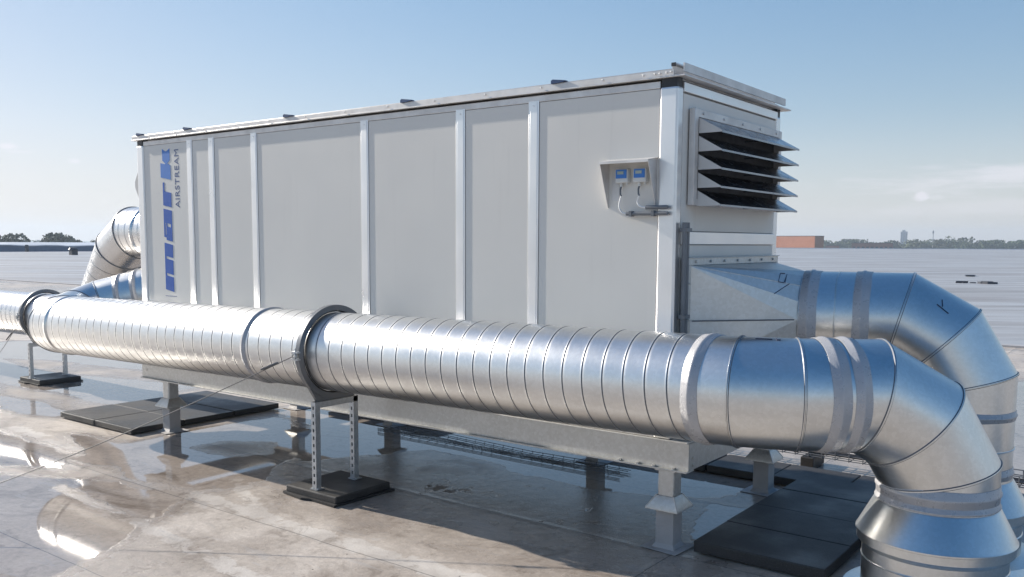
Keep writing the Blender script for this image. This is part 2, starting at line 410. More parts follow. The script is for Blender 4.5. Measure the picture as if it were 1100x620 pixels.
def axis_pts(lo, a, b, hi, step):
    mid = list(np.arange(a, b, step)); out = []; x = a; s = step
    while x > lo: s *= 1.35; x -= s; out.append(max(x, lo))
    left = out[::-1]; out = []; x = mid[-1]; s = step
    while x < hi: s *= 1.35; x += s; out.append(min(x, hi))
    return left + mid + out
ROOF_Y = 12.3
xs = axis_pts(-128, -13, 2.6, 60, .075); ys = axis_pts(-16, -3.6, 6, ROOF_Y, .075)
nx, ny = len(xs), len(ys)
P = np.array([(x, y) for y in ys for x in xs])
wetp = [
    [(-5.55, -.58), (-4.82, -.47), (-4.77, -.24), (-4.89, .14), (-4.73, 1.03), (-3.61, .77), (-3.21, -.14), (-2.92, -.46), (-2.97, -.77), (-3.12, -.95), (-3.58, -.98), (-4.08, -1.08), (-4.78, -.86)],
    [(-13.5, 2.4), (-12, 3.2), (-8.2, 3.0), (-7.1, 2.1), (-6.33, .24), (-6.3, -.34), (-7.2, -.46), (-8.6, .0), (-10, .4), (-13, .6)],
    [(-4.3, -1.42), (-3.75, -1.12), (-3.0, -1.0), (-2.9, -1.2), (-2.75, -1.45), (-2.5, -1.9), (-2.3, -2.3), (-2.2, -3.0), (-2, -3.8), (-5.5, -3.8), (-5.8, -2.3)],
    [(-6.9, -1.0), (-5.7, -.9), (-4.5, -.97), (-4.0, -1.1), (-4.5, -1.28), (-5.4, -1.75), (-7, -1.8)],
    [(-5.03, 1.29), (-5.2, 2.6), (-2.7, 2.3), (.0, 2.2), (-.2, 1.1), (-.75, .80), (-1.68, .80), (-2.62, 1.0), (-2.86, .62), (-3.15, .02), (-3.6, .2), (-3.9, .8)],
    [(-.22, 1.0), (.10, 1.0), (.10, .22), (-.02, .2)],
    [(2.0, 2.5), (4, 3), (4, 8), (1, 9), (-.4, 6), (.5, 3)],
]
dryp = [
    [(-4.25, -.22), (-4.21, .12), (-3.88, .37), (-3.47, .03), (-3.79, -.2)],
    [(-11.28, 1.27), (-10.38, 1.7), (-8.49, 1.9), (-6.83, 1.75), (-8.0, 1.35), (-9.66, 1.04)],
    [(-8.92, .27), (-7.9, .36), (-6.36, .38), (-4.95, .09), (-5.87, -.11), (-7.52, -.04), (-8.05, -.1)],
    [(-4.75, -1.0), (-4.2, -.95), (-3.3, -1.02), (-3.35, -1.12), (-4.2, -1.3)],
]
val = np.full(len(P), -.20)
for q in wetp: val = np.maximum(val, np.clip(sdist(P, q), -.16, .35))
for q in dryp: val = np.minimum(val, np.clip(-sdist(P, q), -.10, .35))
for a, b, wd in (((-3.95, -1.45), (-1.5, -1.63), .035), ((-1.5, -1.63), (-.6, -1.5), .05), ((-2.97, -.99), (-1.33, -.99), .055), ((-1.33, -.99), (-.45, -.8), .07)):
    val = np.minimum(val, np.clip(-seg(P, a, b, wd) * 1.6, -.12, .35))
dz = sdist(P, [(-3.4, -.25), (-2.2, -.75), (.3, -.75), (.6, 2.6), (-5, 2.6), (-4.4, .9)])
val = np.maximum(val, np.clip(dz * .5 - .05, -.16, -.05))  # damp deck under the unit; its darker colour also deepens the unit's shade
val = np.maximum(val, np.clip(sdist(P, [(-4.3, -1.2), (-2.9, -.9), (-1.2, -.9), (-.4, -1.2), (-.2, -3), (-4, -3)]) * .5 - .12, -.16, -.13))
far = np.hypot(P[:, 0] + 4, P[:, 1]) > 14
val[far & (P[:, 0] > -6)] = -.16; q_ = far & (P[:, 0] <= -6); val[q_] = np.where(np.sin(P[q_, 0] * .5) * np.cos(P[q_, 1] * .9) > .1, .02, -.14)
# the water sheet never reaches the near right corner of the deck
dr = MB(); dr.add([(x, y, 0) for x, y in P], [(j * nx + i, j * nx + i + 1, (j + 1) * nx + i + 1, (j + 1) * nx + i) for j in range(ny - 1) for i in range(nx - 1)])
deck = struct('roof_deck', dr, M['deck'])
at_ = deck.data.attributes.new('wet', 'FLOAT', 'POINT'); at_.data.foreach_set('value', val.astype(np.float32))
silt = np.full(len(P), -.3)
for a, b, wd in (((-3.95, -1.45), (-1.5, -1.66), .045), ((-1.5, -1.66), (-.2, -1.9), .05), ((-3.0, -.99), (-1.33, -1.02), .060), ((-1.33, -1.02), (.1, -1.0), .075), ((-6.2, -.75), (-4.9, -.85), .06), ((-3.2, -.55), (-2.4, -.95), .04)):
    silt = np.maximum(silt, np.clip(seg(P, a, b, wd), -.3, .3))
as_ = deck.data.attributes.new('silt', 'FLOAT', 'POINT'); as_.data.foreach_set('value', silt.astype(np.float32))
# a step of membrane edge, then the pale roof that runs to the far edge
struct('roof_step', MB().box((-128, ROOF_Y, -.3), (60, ROOF_Y + .22, .035)), M['sleeve'])
fh = V((fwd.x, fwd.y, 0)).normalized(); rh = V((fh.y, -fh.x, 0)); c0 = V((CAM.x, CAM.y, 0)) + fh * 315
EA, EB = c0 + rh * 420, c0 - rh * 150
RF = [(-128, ROOF_Y + .22), (60, ROOF_Y + .22), (EA.x, EA.y), (EB.x, EB.y), (-128, 78)]
struct('unseen_rear_roof', MB().prism([(-128, -120, -.4), (60, -120, -.4), (60, -16, -.4), (-128, -16, -.4)], (0, 0, .4)), M['farroof'])  # unseen roof behind the camera, made pale to brighten reflections in the ducts
struct('far_roof', MB().prism([(x, y, -.4) for x, y in RF], (0, 0, .41)), M['farroof'])
struct('ground', MB().add([(-7000, -7000, -9), (7000, -7000, -9), (7000, 7000, -9), (-7000, 7000, -9)], [(0, 1, 2, 3)]), M['ground'])
lipm = MB(); A, B = V((EA.x, EA.y, .01)), V((EB.x, EB.y, .01)); dn = (B - A).normalized(); nrm = fh.copy()
lipm.prism([A, A + nrm * .6, A + nrm * .6 + V((0, 0, .22)), A + V((0, 0, .22))], B - A)
tag(lipm.build('roof_edge_kerb', M['parapet_top']), 'pale kerb along the far edge of the wide roof', 'kerb')
# parapet at far left
pw = thing('parapet_wall', 'long low blue-grey parapet with a pale wavy top on the left horizon', 'parapet', (-128, 50, 0))
pm = MB(); pm.box((-128.6, -60, -2), (-128, 78.2, .78)); pm.build('wall', M['parapet'], pw)
pt = MB(); ysn = list(np.arange(-60, 78.2, 1.6))
for i in range(len(ysn) - 1):
    a, b = ysn[i], ysn[i + 1]
    z = lambda q: .70 + .14 * abs(math.sin(q * .52)) + .05 * math.sin(q * .17)
    pt.prism([(-127.9, a, z(a)), (-127.9, b, z(b)), (-127.9, b, z(b) + .12), (-127.9, a, z(a) + .12)], (-.7, 0, .05))
    pt.prism([(-128.6, a, z(a) + .16), (-128.6, b, z(b) + .16), (-134, b, 1.28), (-134, a, 1.28)], (0, 0, .02))
pt.build('flashing', M['parapet_top'], pw)
rp = MB(); rp.box((-170, -60, -2), (-134.1, 78, 1.2)); struct('roof_behind_parapet', rp, M['parapet_top'])

# ------------------------------------------------------------------ ducts
def basis(d):
    e = V((0, 0, 1)) if abs(d.z) < .9 else V((0, 1, 0))
    e = (e - d * e.dot(d)).normalized(); return e, d.cross(e)
def duct_piece(mb, p0, p1, R, n0=None, n1=None, pitch=None, rim0=True, rim1=True, rimh=.006, phase=0., N=96):
    p0, p1 = V(p0), V(p1); d = (p1 - p0); L = d.length; d.normalize(); e, g = basis(d)
    n0 = V(n0) if n0 is not None else d; n1 = V(n1) if n1 is not None else d
    offs = [[0, 0, rimh if rim0 else 0], [.004, 0, rimh if rim0 else 0], [.009, 0, 0]]
    prof = []
    if pitch:
        k = -1
        while (k - 1) * pitch < L:
            for o, h in ((-.022, 0), (-.0085, 0), (-.0055, .0001), (-.0035, .0005), (-.001, .0010), (.0015, .0008), (.003, -.0010), (.0055, -.0008), (.0085, 0), (.022, 0)): prof.append((k * pitch + o + phase, h))
            k += 1
    else:
        m = max(1, int(L / .12)); prof = [(L * i / (m + 1), 0) for i in range(1, m + 1)]
    cols = []
    for i in range(N + 1):
        th = 2 * math.pi * i / N - math.pi           # duplicated column sits underneath
        rv = e * math.cos(th) + g * math.sin(th)
        s0 = -R * rv.dot(n0) / d.dot(n0); s1 = L - R * rv.dot(n1) / d.dot(n1)
        col = [(s0, rimh if rim0 else 0), (s0 + .004, rimh if rim0 else 0), (s0 + .008, 0)]
        for s, h in prof:
            s_ = s + (pitch * (i / N) if pitch else 0)
            c_ = min(max(s_, s0 + .009), s1 - .009)
            col.append((c_, h if c_ == s_ else 0))
        col += [(s1 - .008, 0), (s1 - .004, rimh if rim1 else 0), (s1, rimh if rim1 else 0)]
        cols.append([p0 + d * s + rv * (R + h) for s, h in col])
    m = len(cols[0]); vs = [q for c_ in cols for q in c_]; fs = []
    np_ = 10; mb.mi = []
    for i in range(N):
        for j in range(m - 1):
            a = i * m + j; fs.append((a, a + m, a + m + 1, a + 1))
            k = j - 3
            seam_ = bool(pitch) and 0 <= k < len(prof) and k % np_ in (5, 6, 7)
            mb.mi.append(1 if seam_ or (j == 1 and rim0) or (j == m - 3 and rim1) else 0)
    mb.add(vs, fs, True); return mb
def duct_run(parent, pts, R, mats, spec, N=96):
    """mitred run; spec[i] = dict(pitch, name) for the piece from pts[i] to pts[i+1]"""
    pts = [V(p) for p in pts]; ds = [(pts[i + 1] - pts[i]).normalized() for i in range(len(pts) - 1)]
    for i, sp_ in enumerate(spec):
        n0 = (ds[i - 1] + ds[i]).normalized() if i else None
        n1 = (ds[i] + ds[i + 1]).normalized() if i < len(ds) - 1 else None
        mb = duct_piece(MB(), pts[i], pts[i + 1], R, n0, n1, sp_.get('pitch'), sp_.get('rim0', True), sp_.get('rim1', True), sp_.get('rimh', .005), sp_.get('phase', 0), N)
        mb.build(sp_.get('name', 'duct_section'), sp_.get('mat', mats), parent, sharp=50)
def band(parent, c, d, R, wd, name='sealing_band', mat=None, bulge=.004):
    c = V(c); d = V(d).normalized(); e, g = basis(d); N = 96
    prof = [(-wd / 2, .001), (-wd / 2 + .003, bulge), (-wd * .15, bulge + .001), (-wd * .08, bulge + .006), (wd * .05, bulge + .006), (wd * .12, bulge + .001), (wd / 2 - .003, bulge), (wd / 2, .001)]
    mb = MB(); vs = []; fs = []
    for s, h in prof:
        for k in range(N):
            a = 2 * math.pi * k / N
            wob = .0012 * math.sin(7 * a + s * 60) 
            vs.append(c + d * (s + wob) + (e * math.cos(a) + g * math.sin(a)) * (R + h))
    for i in range(len(prof) - 1):
        for k in range(N):
            a = i * N + k; b = i * N + (k + 1) % N; fs.append((a, b, b + N, a + N))
    mb.add(vs, fs, True); return mb.build(name, mat or M['tape'], parent, sharp=60)

RD = .262; FY = -.37
def ax(x): return V((x, FY, .938 + (x + 5) * .0108))
PITCH = .118
fd = thing('spiral_duct', 'long spiral duct running in front of the grey unit, turning down at the near right', 'duct', (-2.6, FY, 0))
elbow = lambda x0, y, z0, Rc: [V((x0 + Rc / math.cos(R_(15)) * math.sin(R_(a)), y, z0 - Rc + Rc / math.cos(R_(15)) * math.cos(R_(a)))) for a in (15, 45, 75)]
def elbow_az(W, az, t, z0, Rc):
    D = V((math.cos(R_(az)), math.sin(R_(az)), 0)); ro = Rc / math.cos(R_(15))
    return [V((W.x, W.y, 0)) + D * (t - Rc + ro * math.sin(R_(a))) + V((0, 0, z0 - Rc + ro * math.cos(R_(a)))) for a in (15, 45, 75)]
W1 = V((.545, FY, 1.0)); W2 = V((.781, -.289, 1.0)); D1 = V((math.cos(R_(38)), math.sin(R_(38)), 0))
E1 = elbow_az(W2, 38, .685, .998, .49)
PL = V((-6.0, FY, ax(-6.0).z))
LP = [V((-5.28, .68, 1.29)), V((-5.58, .62, 1.27)), V((-6.22, .13, 1.05)), V((-6.23, -.12, .965)), PL]
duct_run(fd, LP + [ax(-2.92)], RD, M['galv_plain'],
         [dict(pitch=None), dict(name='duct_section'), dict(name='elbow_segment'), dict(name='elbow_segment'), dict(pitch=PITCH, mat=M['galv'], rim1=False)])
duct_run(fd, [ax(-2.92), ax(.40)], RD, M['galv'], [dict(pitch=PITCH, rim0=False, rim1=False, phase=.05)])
duct_run(fd, [ax(.40), W1, W2, E1[0], E1[1], E1[2], V((E1[2].x, E1[2].y, .50))], RD, M['galv_plain'],
         [dict(rim0=False, rimh=.006), dict(name='elbow_segment'), dict(), dict(name='elbow_segment'), dict(name='elbow_segment'), dict(name='elbow_segment', rim1=False)])
xd = V((1, 0, .0108))
band(fd, ax(-2.95), xd, RD, .055); band(fd, ax(-5.80), xd, RD, .06, mat=M['galv_plain'], bulge=.002)
band(fd, ax(.40), xd, RD, .085); band(fd, W2 + D1 * .12, D1, RD, .085); band(fd, W2 + D1 * .215, D1, RD, .075)
band(fd, (E1[2].x, E1[2].y, .565), (0, 0, 1), RD, .08); band(fd, (E1[2].x, E1[2].y, .505), (0, 0, 1), RD, .05)
bd = (LP[2] - LP[1]).normalized()
for q in (.28, .48, .68): band(fd, LP[1] * (1 - q) + LP[2] * q, bd, RD, .06, bulge=.002)
def cowl(parent, x, y, zt, k=1.0):
    MB().lathe((x, y, 0), [(RD + .003, zt + .05), (RD + .005, zt + .03), (.275, zt + .022), (.345 * k, zt - .115), (.350 * k, zt - .122), (.350 * k, zt - .130), (.343 * k, zt - .134), (.343 * k, zt - .17), (.322 * k, zt - .195)], 96).build('cowl', M['galv_plain'], parent, sharp=28)
    MB().lathe((x, y, 0), [(.318 * k, zt - .19), (.318 * k, zt - .25), (.322 * k, zt - .255), (.318 * k, zt - .26), (.318 * k, .06), (.40 * k, .045), (.42 * k, 0.004)], 96).build('roof_curb', M['galv_plain'], parent, sharp=28)
cowl(fd, E1[2].x, E1[2].y, .465)

# clamp ring with saddle + strut stand
def stand(x, yc, axz, hw, label, group):
    zb = axz - RD - .058                      # top of crossbar
    st = thing('duct_support', label, 'support stand', (x, yc, 0), group)
    sb = thing_none = None
    MB().box((x - .25, yc - .225, .012), (x + .25, yc + .265, .062)).build('base_slab', M['tile'], st, .008)
    m = MB(); m.prism([(x - .27, yc - .235, .003), (x - .05, yc - .265, .003), (x + .02, yc - .24, .003), (x + .26, yc - .25, .003), (x + .285, yc + .27, .003), (x - .26, yc + .28, .003)], (0, 0, .014)); m.build('rubber_mat', M['gasket'], st)
    for s in (-1, 1):
        y = yc + s * hw; m = MB()
        a = .0205
        # slotted channel: web with holes facing -y, two flanges
        z0, z1 = .07, zb - (0 if s < 0 else .0)
        m.box((x - a, y - a, z0), (x - a + .003, y + a, z1)); m.box((x + a - .003, y - a, z0), (x + a, y + a, z1))
        k = z0; pitch = .05
        while k < z1 - .001:
            k2 = min(k + .027, z1); m.box((x - a + .003, y - a, k), (x + a - .003, y - a + .003, k2))
            k3 = min(k + pitch, z1)
            if k3 > k2:
                m.box((x - a + .003, y - a, k2), (x - .0075, y - a + .003, k3)); m.box((x + .0075, y - a, k2), (x + a - .003, y - a + .003, k3))
            k += pitch
        m.box((x - .012, y + a - .003, z0), (x - a + .003, y + a, z1)); m.box((x + .012, y + a - .003, z0), (x + a - .003, y + a, z1))
        lg = m.build('leg', M['strut'], st)
        f = MB(); f.box((x - .035, y - .03, .062), (x + .035, y + .035, .068))
        for dx in (-.026, .026): f.lathe((x + dx, y - .012, .068), [(.007, 0), (.007, .006), (.001, .0065)], 6)
        f.build('foot_plate', M['strut'], lg)
    m = MB(); m.box((x - .0205, yc - hw + .021, zb - .041), (x + .0205, yc + hw + .021, zb)); m.build('crossbar', M['strut'], st, .002)
    m = MB()                                  # flat ring clamp, 50 mm wide plates, saddle plate below
    n = 80; Ri, Ro = RD + .014, RD + .050; t_ = .007
    for sx in (-t_, t_): pass
    vs = []; fs = []
    for i in range(n):
        a = 2 * math.pi * i / n
        for r_ in (Ri, Ro):
            for dx in (-.018, .018): vs.append((x + dx, yc + r_ * math.sin(a), axz + r_ * math.cos(a)))
    for i in range(n):
        a = i * 4; b = ((i + 1) % n) * 4
        fs += [(a, b, b + 1, a + 1), (a + 2, a + 3, b + 3, b + 2), (a, a + 2, b + 2, b), (a + 1, b + 1, b + 3, a + 3)]
    m.add(vs, fs, True)
    cr = m.build('clamp_ring', M['clamp'], st, sharp=40)
    gk = MB(); vs = []; fs = []
    for i in range(n):
        a = 2 * math.pi * i / n
        for r_ in (RD + .004, Ri - .001):
            for dx in (-.008, .008): vs.append((x + dx, yc + r_ * math.sin(a), axz + r_ * math.cos(a)))
    for i in range(n):
        a = i * 4; b = ((i + 1) % n) * 4
        fs += [(a, b, b + 1, a + 1), (a + 2, a + 3, b + 3, b + 2), (a, a + 2, b + 2, b), (a + 1, b + 1, b + 3, a + 3)]
    gk.add(vs, fs, True); gk.build('gasket', M['gasket'], cr, sharp=40)
    sd = MB(); pl = []                        # curved saddle plate: arc above, flat below
    for a in range(118, 243, 5): pl.append((x - .012, yc + (Ro - .004) * math.sin(R_(a)), axz + (Ro - .004) * math.cos(R_(a))))
    lowp = [(x - .012, yc - .13, zb), (x - .012, yc + .13, zb)]
    top = pl; k = len(top)
    base = [(x - .012, yc + .13 - .26 * i / (k - 1), zb - .0) for i in range(k)]
    # convex side gussets, following the ring then pinching in to the crossbar
    bot = []
    for i, p in enumerate(top):
        u = i / (k - 1); yy = yc + .16 - .32 * u
        bot.append((x - .012, yy, zb + .0015))
    vs = [V(p) for p in top] + [V(p) for p in bot]; vs2 = [p + V((.024, 0, 0)) for p in vs]
    fs = []
    for i in range(k - 1):
        fs.append((i, i + 1, k + i + 1, k + i)); fs.append((2 * k + i, 2 * k + k + i, 2 * k + k + i + 1, 2 * k + i + 1))
    fs += [(0, k, 3 * k, 2 * k), (k - 1, 2 * k + k - 1, 4 * k - 1, 2 * k - 1), ]
    for i in range(k - 1): fs.append((k + i, k + i + 1, 3 * k + i + 1, 3 * k + i))
    sd.add(vs + vs2, fs); sd.build('saddle', M['clamp'], st)
    lug = MB(); yl = yc - Ro - .012
    lug.box((x - .03, yl - .012, axz - .028), (x + .03, yl + .014, axz - .018)); lug.box((x - .03, yl - .012, axz + .018), (x + .03, yl + .014, axz + .028))
    lug.tube([(x, yl - .002, axz - .05), (x, yl - .002, axz + .05)], .006, 8)
    lug.lathe((x, yl - .012, axz), [(.012, -.006), (.020, -.006), (.020, .006), (.012, .006), (.012, -.006)], 20, 1)
    lug.build('bolted_lug', M['strut'], st)
    return st
stand(-2.31, FY, ax(-2.31).z, .168, 'slotted galvanised stand on a dark slab holding the front duct near its middle', 'slotted stands holding the ducts')
LY, LZ = .70, .80
stand(-8.62, LY, LZ, .20, 'slotted galvanised stand on a dark slab holding the left duct beside the back puddle', 'slotted stands holding the ducts')

# left duct: leaves the unit high, drops and runs away to the left
ld = thing('spiral_duct', 'bright spiral duct leaving the left end of the unit high, dropping and running off left', 'duct', (-8, LY, 0))
UP = [V((-5.28, .66, 1.78)), V((-6.47, .66, 1.775)), V((-6.80, .67, 1.60)), V((-7.22, .69, 1.08)), V((-7.45, LY, .87)), V((-7.75, LY, LZ)), V((-20, LY, LZ - .05))]
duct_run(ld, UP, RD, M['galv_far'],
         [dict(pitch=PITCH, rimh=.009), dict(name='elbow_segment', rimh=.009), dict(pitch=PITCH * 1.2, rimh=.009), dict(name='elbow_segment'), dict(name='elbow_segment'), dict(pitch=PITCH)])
band(ld, (-6.15, .66, 1.777), (1, 0, 0), RD, .06, mat=M['galv_far'])

# right rear duct
rd = thing('spiral_duct', 'smooth silver duct leaving the right end of the unit, bending down behind the front duct', 'duct', (1.285, .77, 0))
RY = .77; D2 = V((math.cos(R_(12)), math.sin(R_(12)), 0)); W3 = V((.44, RY, 1.28)); E2 = elbow_az(W3, 12, .84, 1.28, .45)
RX0 = .02; y0, y1, z0, z1 = .12, 1.385, .98, 1.578
n = 16; circ = [W3 + V((-math.sin(R_(12)), math.cos(R_(12)), 0)) * RD * math.cos(2 * math.pi * i / n) + V((0, 0, RD * math.sin(2 * math.pi * i / n))) for i in range(n)]
cor = [V((RX0, y1, z1)), V((RX0, y0, z1)), V((RX0, y0, z0)), V((RX0, y1, z0))]
tb = MB(); vs = cor + circ; fs = []
for q in range(4):
    for i in range(q * n // 4, (q + 1) * n // 4): fs.append((q, 4 + i, 4 + (i + 1) % n))
    i = ((q + 1) * n // 4) % n; fs.append((q, 4 + i, (q + 1) % 4))
tb.add(vs, fs, False)
tr = tb.build('square_to_round_transition', M['galv_matte'], rd)
MB().tube([cor[1].lerp(cor[2], .51) + V((.03, -.001, 0)), circ[n // 2].lerp(cor[1].lerp(cor[2], .51), .03) + V((.001, -.002, 0))], .0035, 6).build('seam_joint', M['crevice'], tr)
MB().tube([cor[1] + V((.0, 0, .001)), circ[n * 3 // 8]], .0025, 6).build('seam_joint', M['galv_beam'], tr)
fl = MB(); a = .033
fl.box((.003, y0 - a, z1), (.035, y1 + a, z1 + .045)); fl.box((.003, y0 - a, z0 - .045), (.035, y1 + a, z0)); fl.box((.003, y0 - .045, z0), (.038, y0, z1)); fl.box((.003, y1, z0), (.035, y1 + a, z1))
fl.box((.035, y0 - a, z1 + .040), (.046, y1 + a, z1 + .045))
for i in range(7): fl.lathe((.036, y0 + .06 + i * .19, z1 + .02), [(.008, 0), (.008, .008), (.001, .009)], 6, 0)
for i in range(3): fl.lathe((.038, y0 - .022, z0 + .1 + i * .2), [(.006, 0), (.006, .006), (.001, .007)], 6, 0)
fl.build('flange', M['galv_beam'], rd, .002)
duct_run(rd, [W3, W3 + D2 * .27, E2[0], E2[1], E2[2], V((E2[2].x, E2[2].y, .44))], RD, M['galv_plain'],
         [dict(rim0=False, rim1=False), dict(rim0=False), dict(name='elbow_segment'), dict(name='elbow_segment'), dict(name='elbow_segment', rim1=False)])
band(rd, W3 + D2 * .05, D2, RD, .095); band(rd, W3 + D2 * .19, D2, RD, .012, name='joint_bead', mat=M['galv_plain'], bulge=.001)
band(rd, W3 + D2 * .325, D2, RD, .085)
band(rd, (E2[2].x, E2[2].y, .80), (0, 0, 1), RD, .05); band(rd, (E2[2].x, E2[2].y, .62), (0, 0, 1), RD, .014, name='joint_bead', mat=M['galv_plain'], bulge=.001)
band(rd, (E2[2].x, E2[2].y, .49), (0, 0, 1), RD, .06)
cowl(rd, E2[2].x, E2[2].y, .42, 1.02)
# marker strokes on the sheet
def on_cyl(p0, p1, ang, s):
    p0, p1 = V(p0), V(p1); d = (p1 - p0); L = d.length; d.normalize(); e, g = basis(d)
    return p0 + d * (s * L) + (e * math.cos(ang) - g * math.sin(ang)) * (RD + .0015)
mk = MB()
for st_ in ([(.55, .58), (.42, .64)], [(.38, .48), (.52, .70)], [(1.15, .20), (1.02, .26)]):
    pass
def sgn_ang(p0, p1):      # make sure angles run toward the camera side
    q = on_cyl(p0, p1, .5, .5); c_ = (V(p0) + V(p1)) / 2; return 1 if (q - c_).dot(CAM - c_) > (on_cyl(p0, p1, -.5, .5) - c_).dot(CAM - c_) else -1
sg = sgn_ang(E2[0], E2[1])
for st_ in ([(.62, .48), (.78, .56)], [(.80, .44), (.86, .74)]):
    mk.tube([on_cyl(E2[0], E2[1], sg * a_, s_) for a_, s_ in st_], .0028, 5)
mk.build('marker_mark', M['ink'], rd)
mk = MB()
nrm_t = (cor[1] - circ[n // 4]).cross(circ[n // 2] - circ[n // 4]).normalized()
def tp(u, v, lift=.003):      # on the near upper corner facet of the transition
    i = int(n // 4 + (n // 4) * v); p = cor[1].lerp(circ[i], u); d = (CAM - p).normalized(); return p + d * lift
mk.tube([tp(.84, .42), tp(.80, .46), tp(.80, .56), tp(.85, .56), tp(.86, .48), tp(.86, .66)], .0022, 5)
mk.tube([tp(.78, .80), tp(.90, .66)], .0022, 5); mk.build('marker_mark', M['ink'], rd)
mk = MB(); sg = sgn_ang(W1, W2)
mk.tube([on_cyl(W1, W2, sg * .17, .25), on_cyl(W1, W2, sg * .17, .55)], .0022, 5)
mk.tube([on_cyl(W1, W2, sg * .12, .62), on_cyl(W1, W2, sg * .20, .64), on_cyl(W1, W2, sg * .20, .70)], .0022, 5)
mk.build('marker_mark', M['ink'], fd)

# ------------------------------------------------------------------ air handling unit
U = thing('air_handling_unit', 'big grey panelled air handling unit on steel beams with a louvred right end', 'air handling unit', (-2.65, .74, 0))
XL, XR, YB, ZB, ZT = -5.275, 0.0, 1.48, .625, 2.565
mull = [-4.438, -4.132, -3.577, -2.346, -1.474, -.903]; MW = .076
MB().box((XL + .03, .03, ZB), (XR - .03, YB - .03, ZT - .02)).build('casing', M['panel'], U)
edges = [(XL + .105, mull[0] - MW)] + [(mull[i], mull[i + 1] - MW) for i in range(5)] + [(mull[5], -.108)]
for a, b in edges:
    MB().box((a + .002, -.0035, ZB + .06), (b - .002, .032, 2.520)).build('side_panel', M['panel'], U, .002)
for x in mull:
    m = MB(); m.box((x - MW, -.0075, ZB + .05), (x, .02, 2.530)); m.box((x - MW + .012, -.0092, ZB + .05), (x - .012, -.007, 2.525))
    m.lathe((x - MW / 2, -.0092, 2.50), [(.001, -.003), (.005, -.003), (.005, 0)], 8, 1)
    m.build('mullion', M['alu'], U, .004)
for (xa, xb, ya, yb) in ((-.108, .0, -.012, .058), (XL, XL + .10, -.012, .05), (-.09, 0, YB - .07, YB), (XL, XL + .09, YB - .07, YB)):
    MB().box((xa, ya, ZB), (xb, yb, 2.527)).build('corner_post', M['alu'], U, .012)
for (xa, xb, ya, yb) in ((-.098, -.006, -.008, .05), (XL + .006, XL + .09, -.006, .05), (-.07, -.006, YB - .06, YB - .006), (XL + .006, XL + .07, YB - .06, YB - .006)):
    MB().box((xa, ya, 2.524), (xb, yb, 2.575)).build('corner_block', M['black'], U)
for a_, b_, mt_ in (((XL + .10, -.006, 2.522), (-.108, .03, 2.560), 'alu_trim'), ((XL + .1, -.006, ZB), (-.108, .03, ZB + .058), 'alu_trim'), ((-.03, .058, 2.505), (.004, YB - .07, 2.555), 'alu'), ((-.03, .058, 1.692), (.010, YB - .07, 1.762), 'alu')):
    MB().box(a_, b_).build('rail', M[mt_], U, .003)
for za, zb in ((1.765, 2.497), (ZB + .06, 1.689)):
    MB().box((-.032, .062, za), (-.004, YB - .074, zb)).build('end_panel', M['panel'], U, .002)
# roof cap
m = MB()
m.box((XL - .05, -.028, 2.572), (.045, .0, 2.581)); m.box((XL - .05, -.022, 2.5812), (-.022, -.006, 2.612)); m.box((XL - .035, -.02, 2.612), (-.03, .02, 2.616))
m.box((.0, -.040 + .04, 2.572), (.045, YB + .055, 2.581)); m.box((-.04, -.006, 2.581), (-.022, YB + .0, 2.612))
m.box((XL - .05, YB, 2.572), (0, YB + .05, 2.581)); m.box((XL - .05, 0, 2.572), (XL, YB, 2.581)); m.box((XL - .03, 0.0, 2.581), (XL - .01, YB, 2.612))
x = XL + .2
while x < 0:
    m.lathe((x, -.028, 2.598), [(.001, -.004), (.006, -.004), (.006, 0)], 8, 1); x += .42
for y in np.arange(.12, 1.45, .22): m.lathe((-.022, y, 2.598), [(.006, 0), (.006, .004), (.001, .004)], 8, 0)
for dx in (-.10, -.06, -.13, -.20): m.lathe((dx, -.028, 2.596), [(.001, -.004), (.006, -.004), (.006, 0)], 8, 1)
m.build('roof_trim', M['alu_trim'], U, .0015)
MB().box((XL - .02, .0, 2.575), (-.04, YB, 2.604)).build('roof_sheet', M['alu_trim'], U)
m = MB(); m.prism([(-.034, -.02, 2.600), (-.034, -.02, 2.638), (-.012, -.02, 2.645), (-.010, -.02, 2.637), (-.029, -.02, 2.631), (-.029, -.02, 2.600)], (0, YB - .02, 0))
m.box((.030, -.018, 2.596), (.038, YB - .03, 2.64)); m.build('edge_rail', M['alu_trim'], U)
MB().box((-.036, -.026, 2.626), (-.011, -.021, 2.645)).build('rail_end_cap', M['black'], U)
for x in (-5.22, -4.50, -3.20, -1.99, -.78):
    r_ = MB(); r_.prism([(x - .02, -.03, 2.612), (x - .02, -.03, 2.622), (x, -.03, 2.630), (x + .02, -.03, 2.622), (x + .02, -.03, 2.612)], (0, YB + .04, 0))
    rb = r_.build('roof_rib', M['alu_trim'], U)
    c_ = MB(); c_.prism([(x - .024, -.031, 2.612), (x - .024, -.031, 2.630), (x - .012, -.031, 2.636), (x + .075, -.031, 2.624), (x + .075, -.031, 2.620), (x + .022, -.031, 2.612)], (0, .03, 0)); c_.build('end_cap', M['bluecap'], rb)
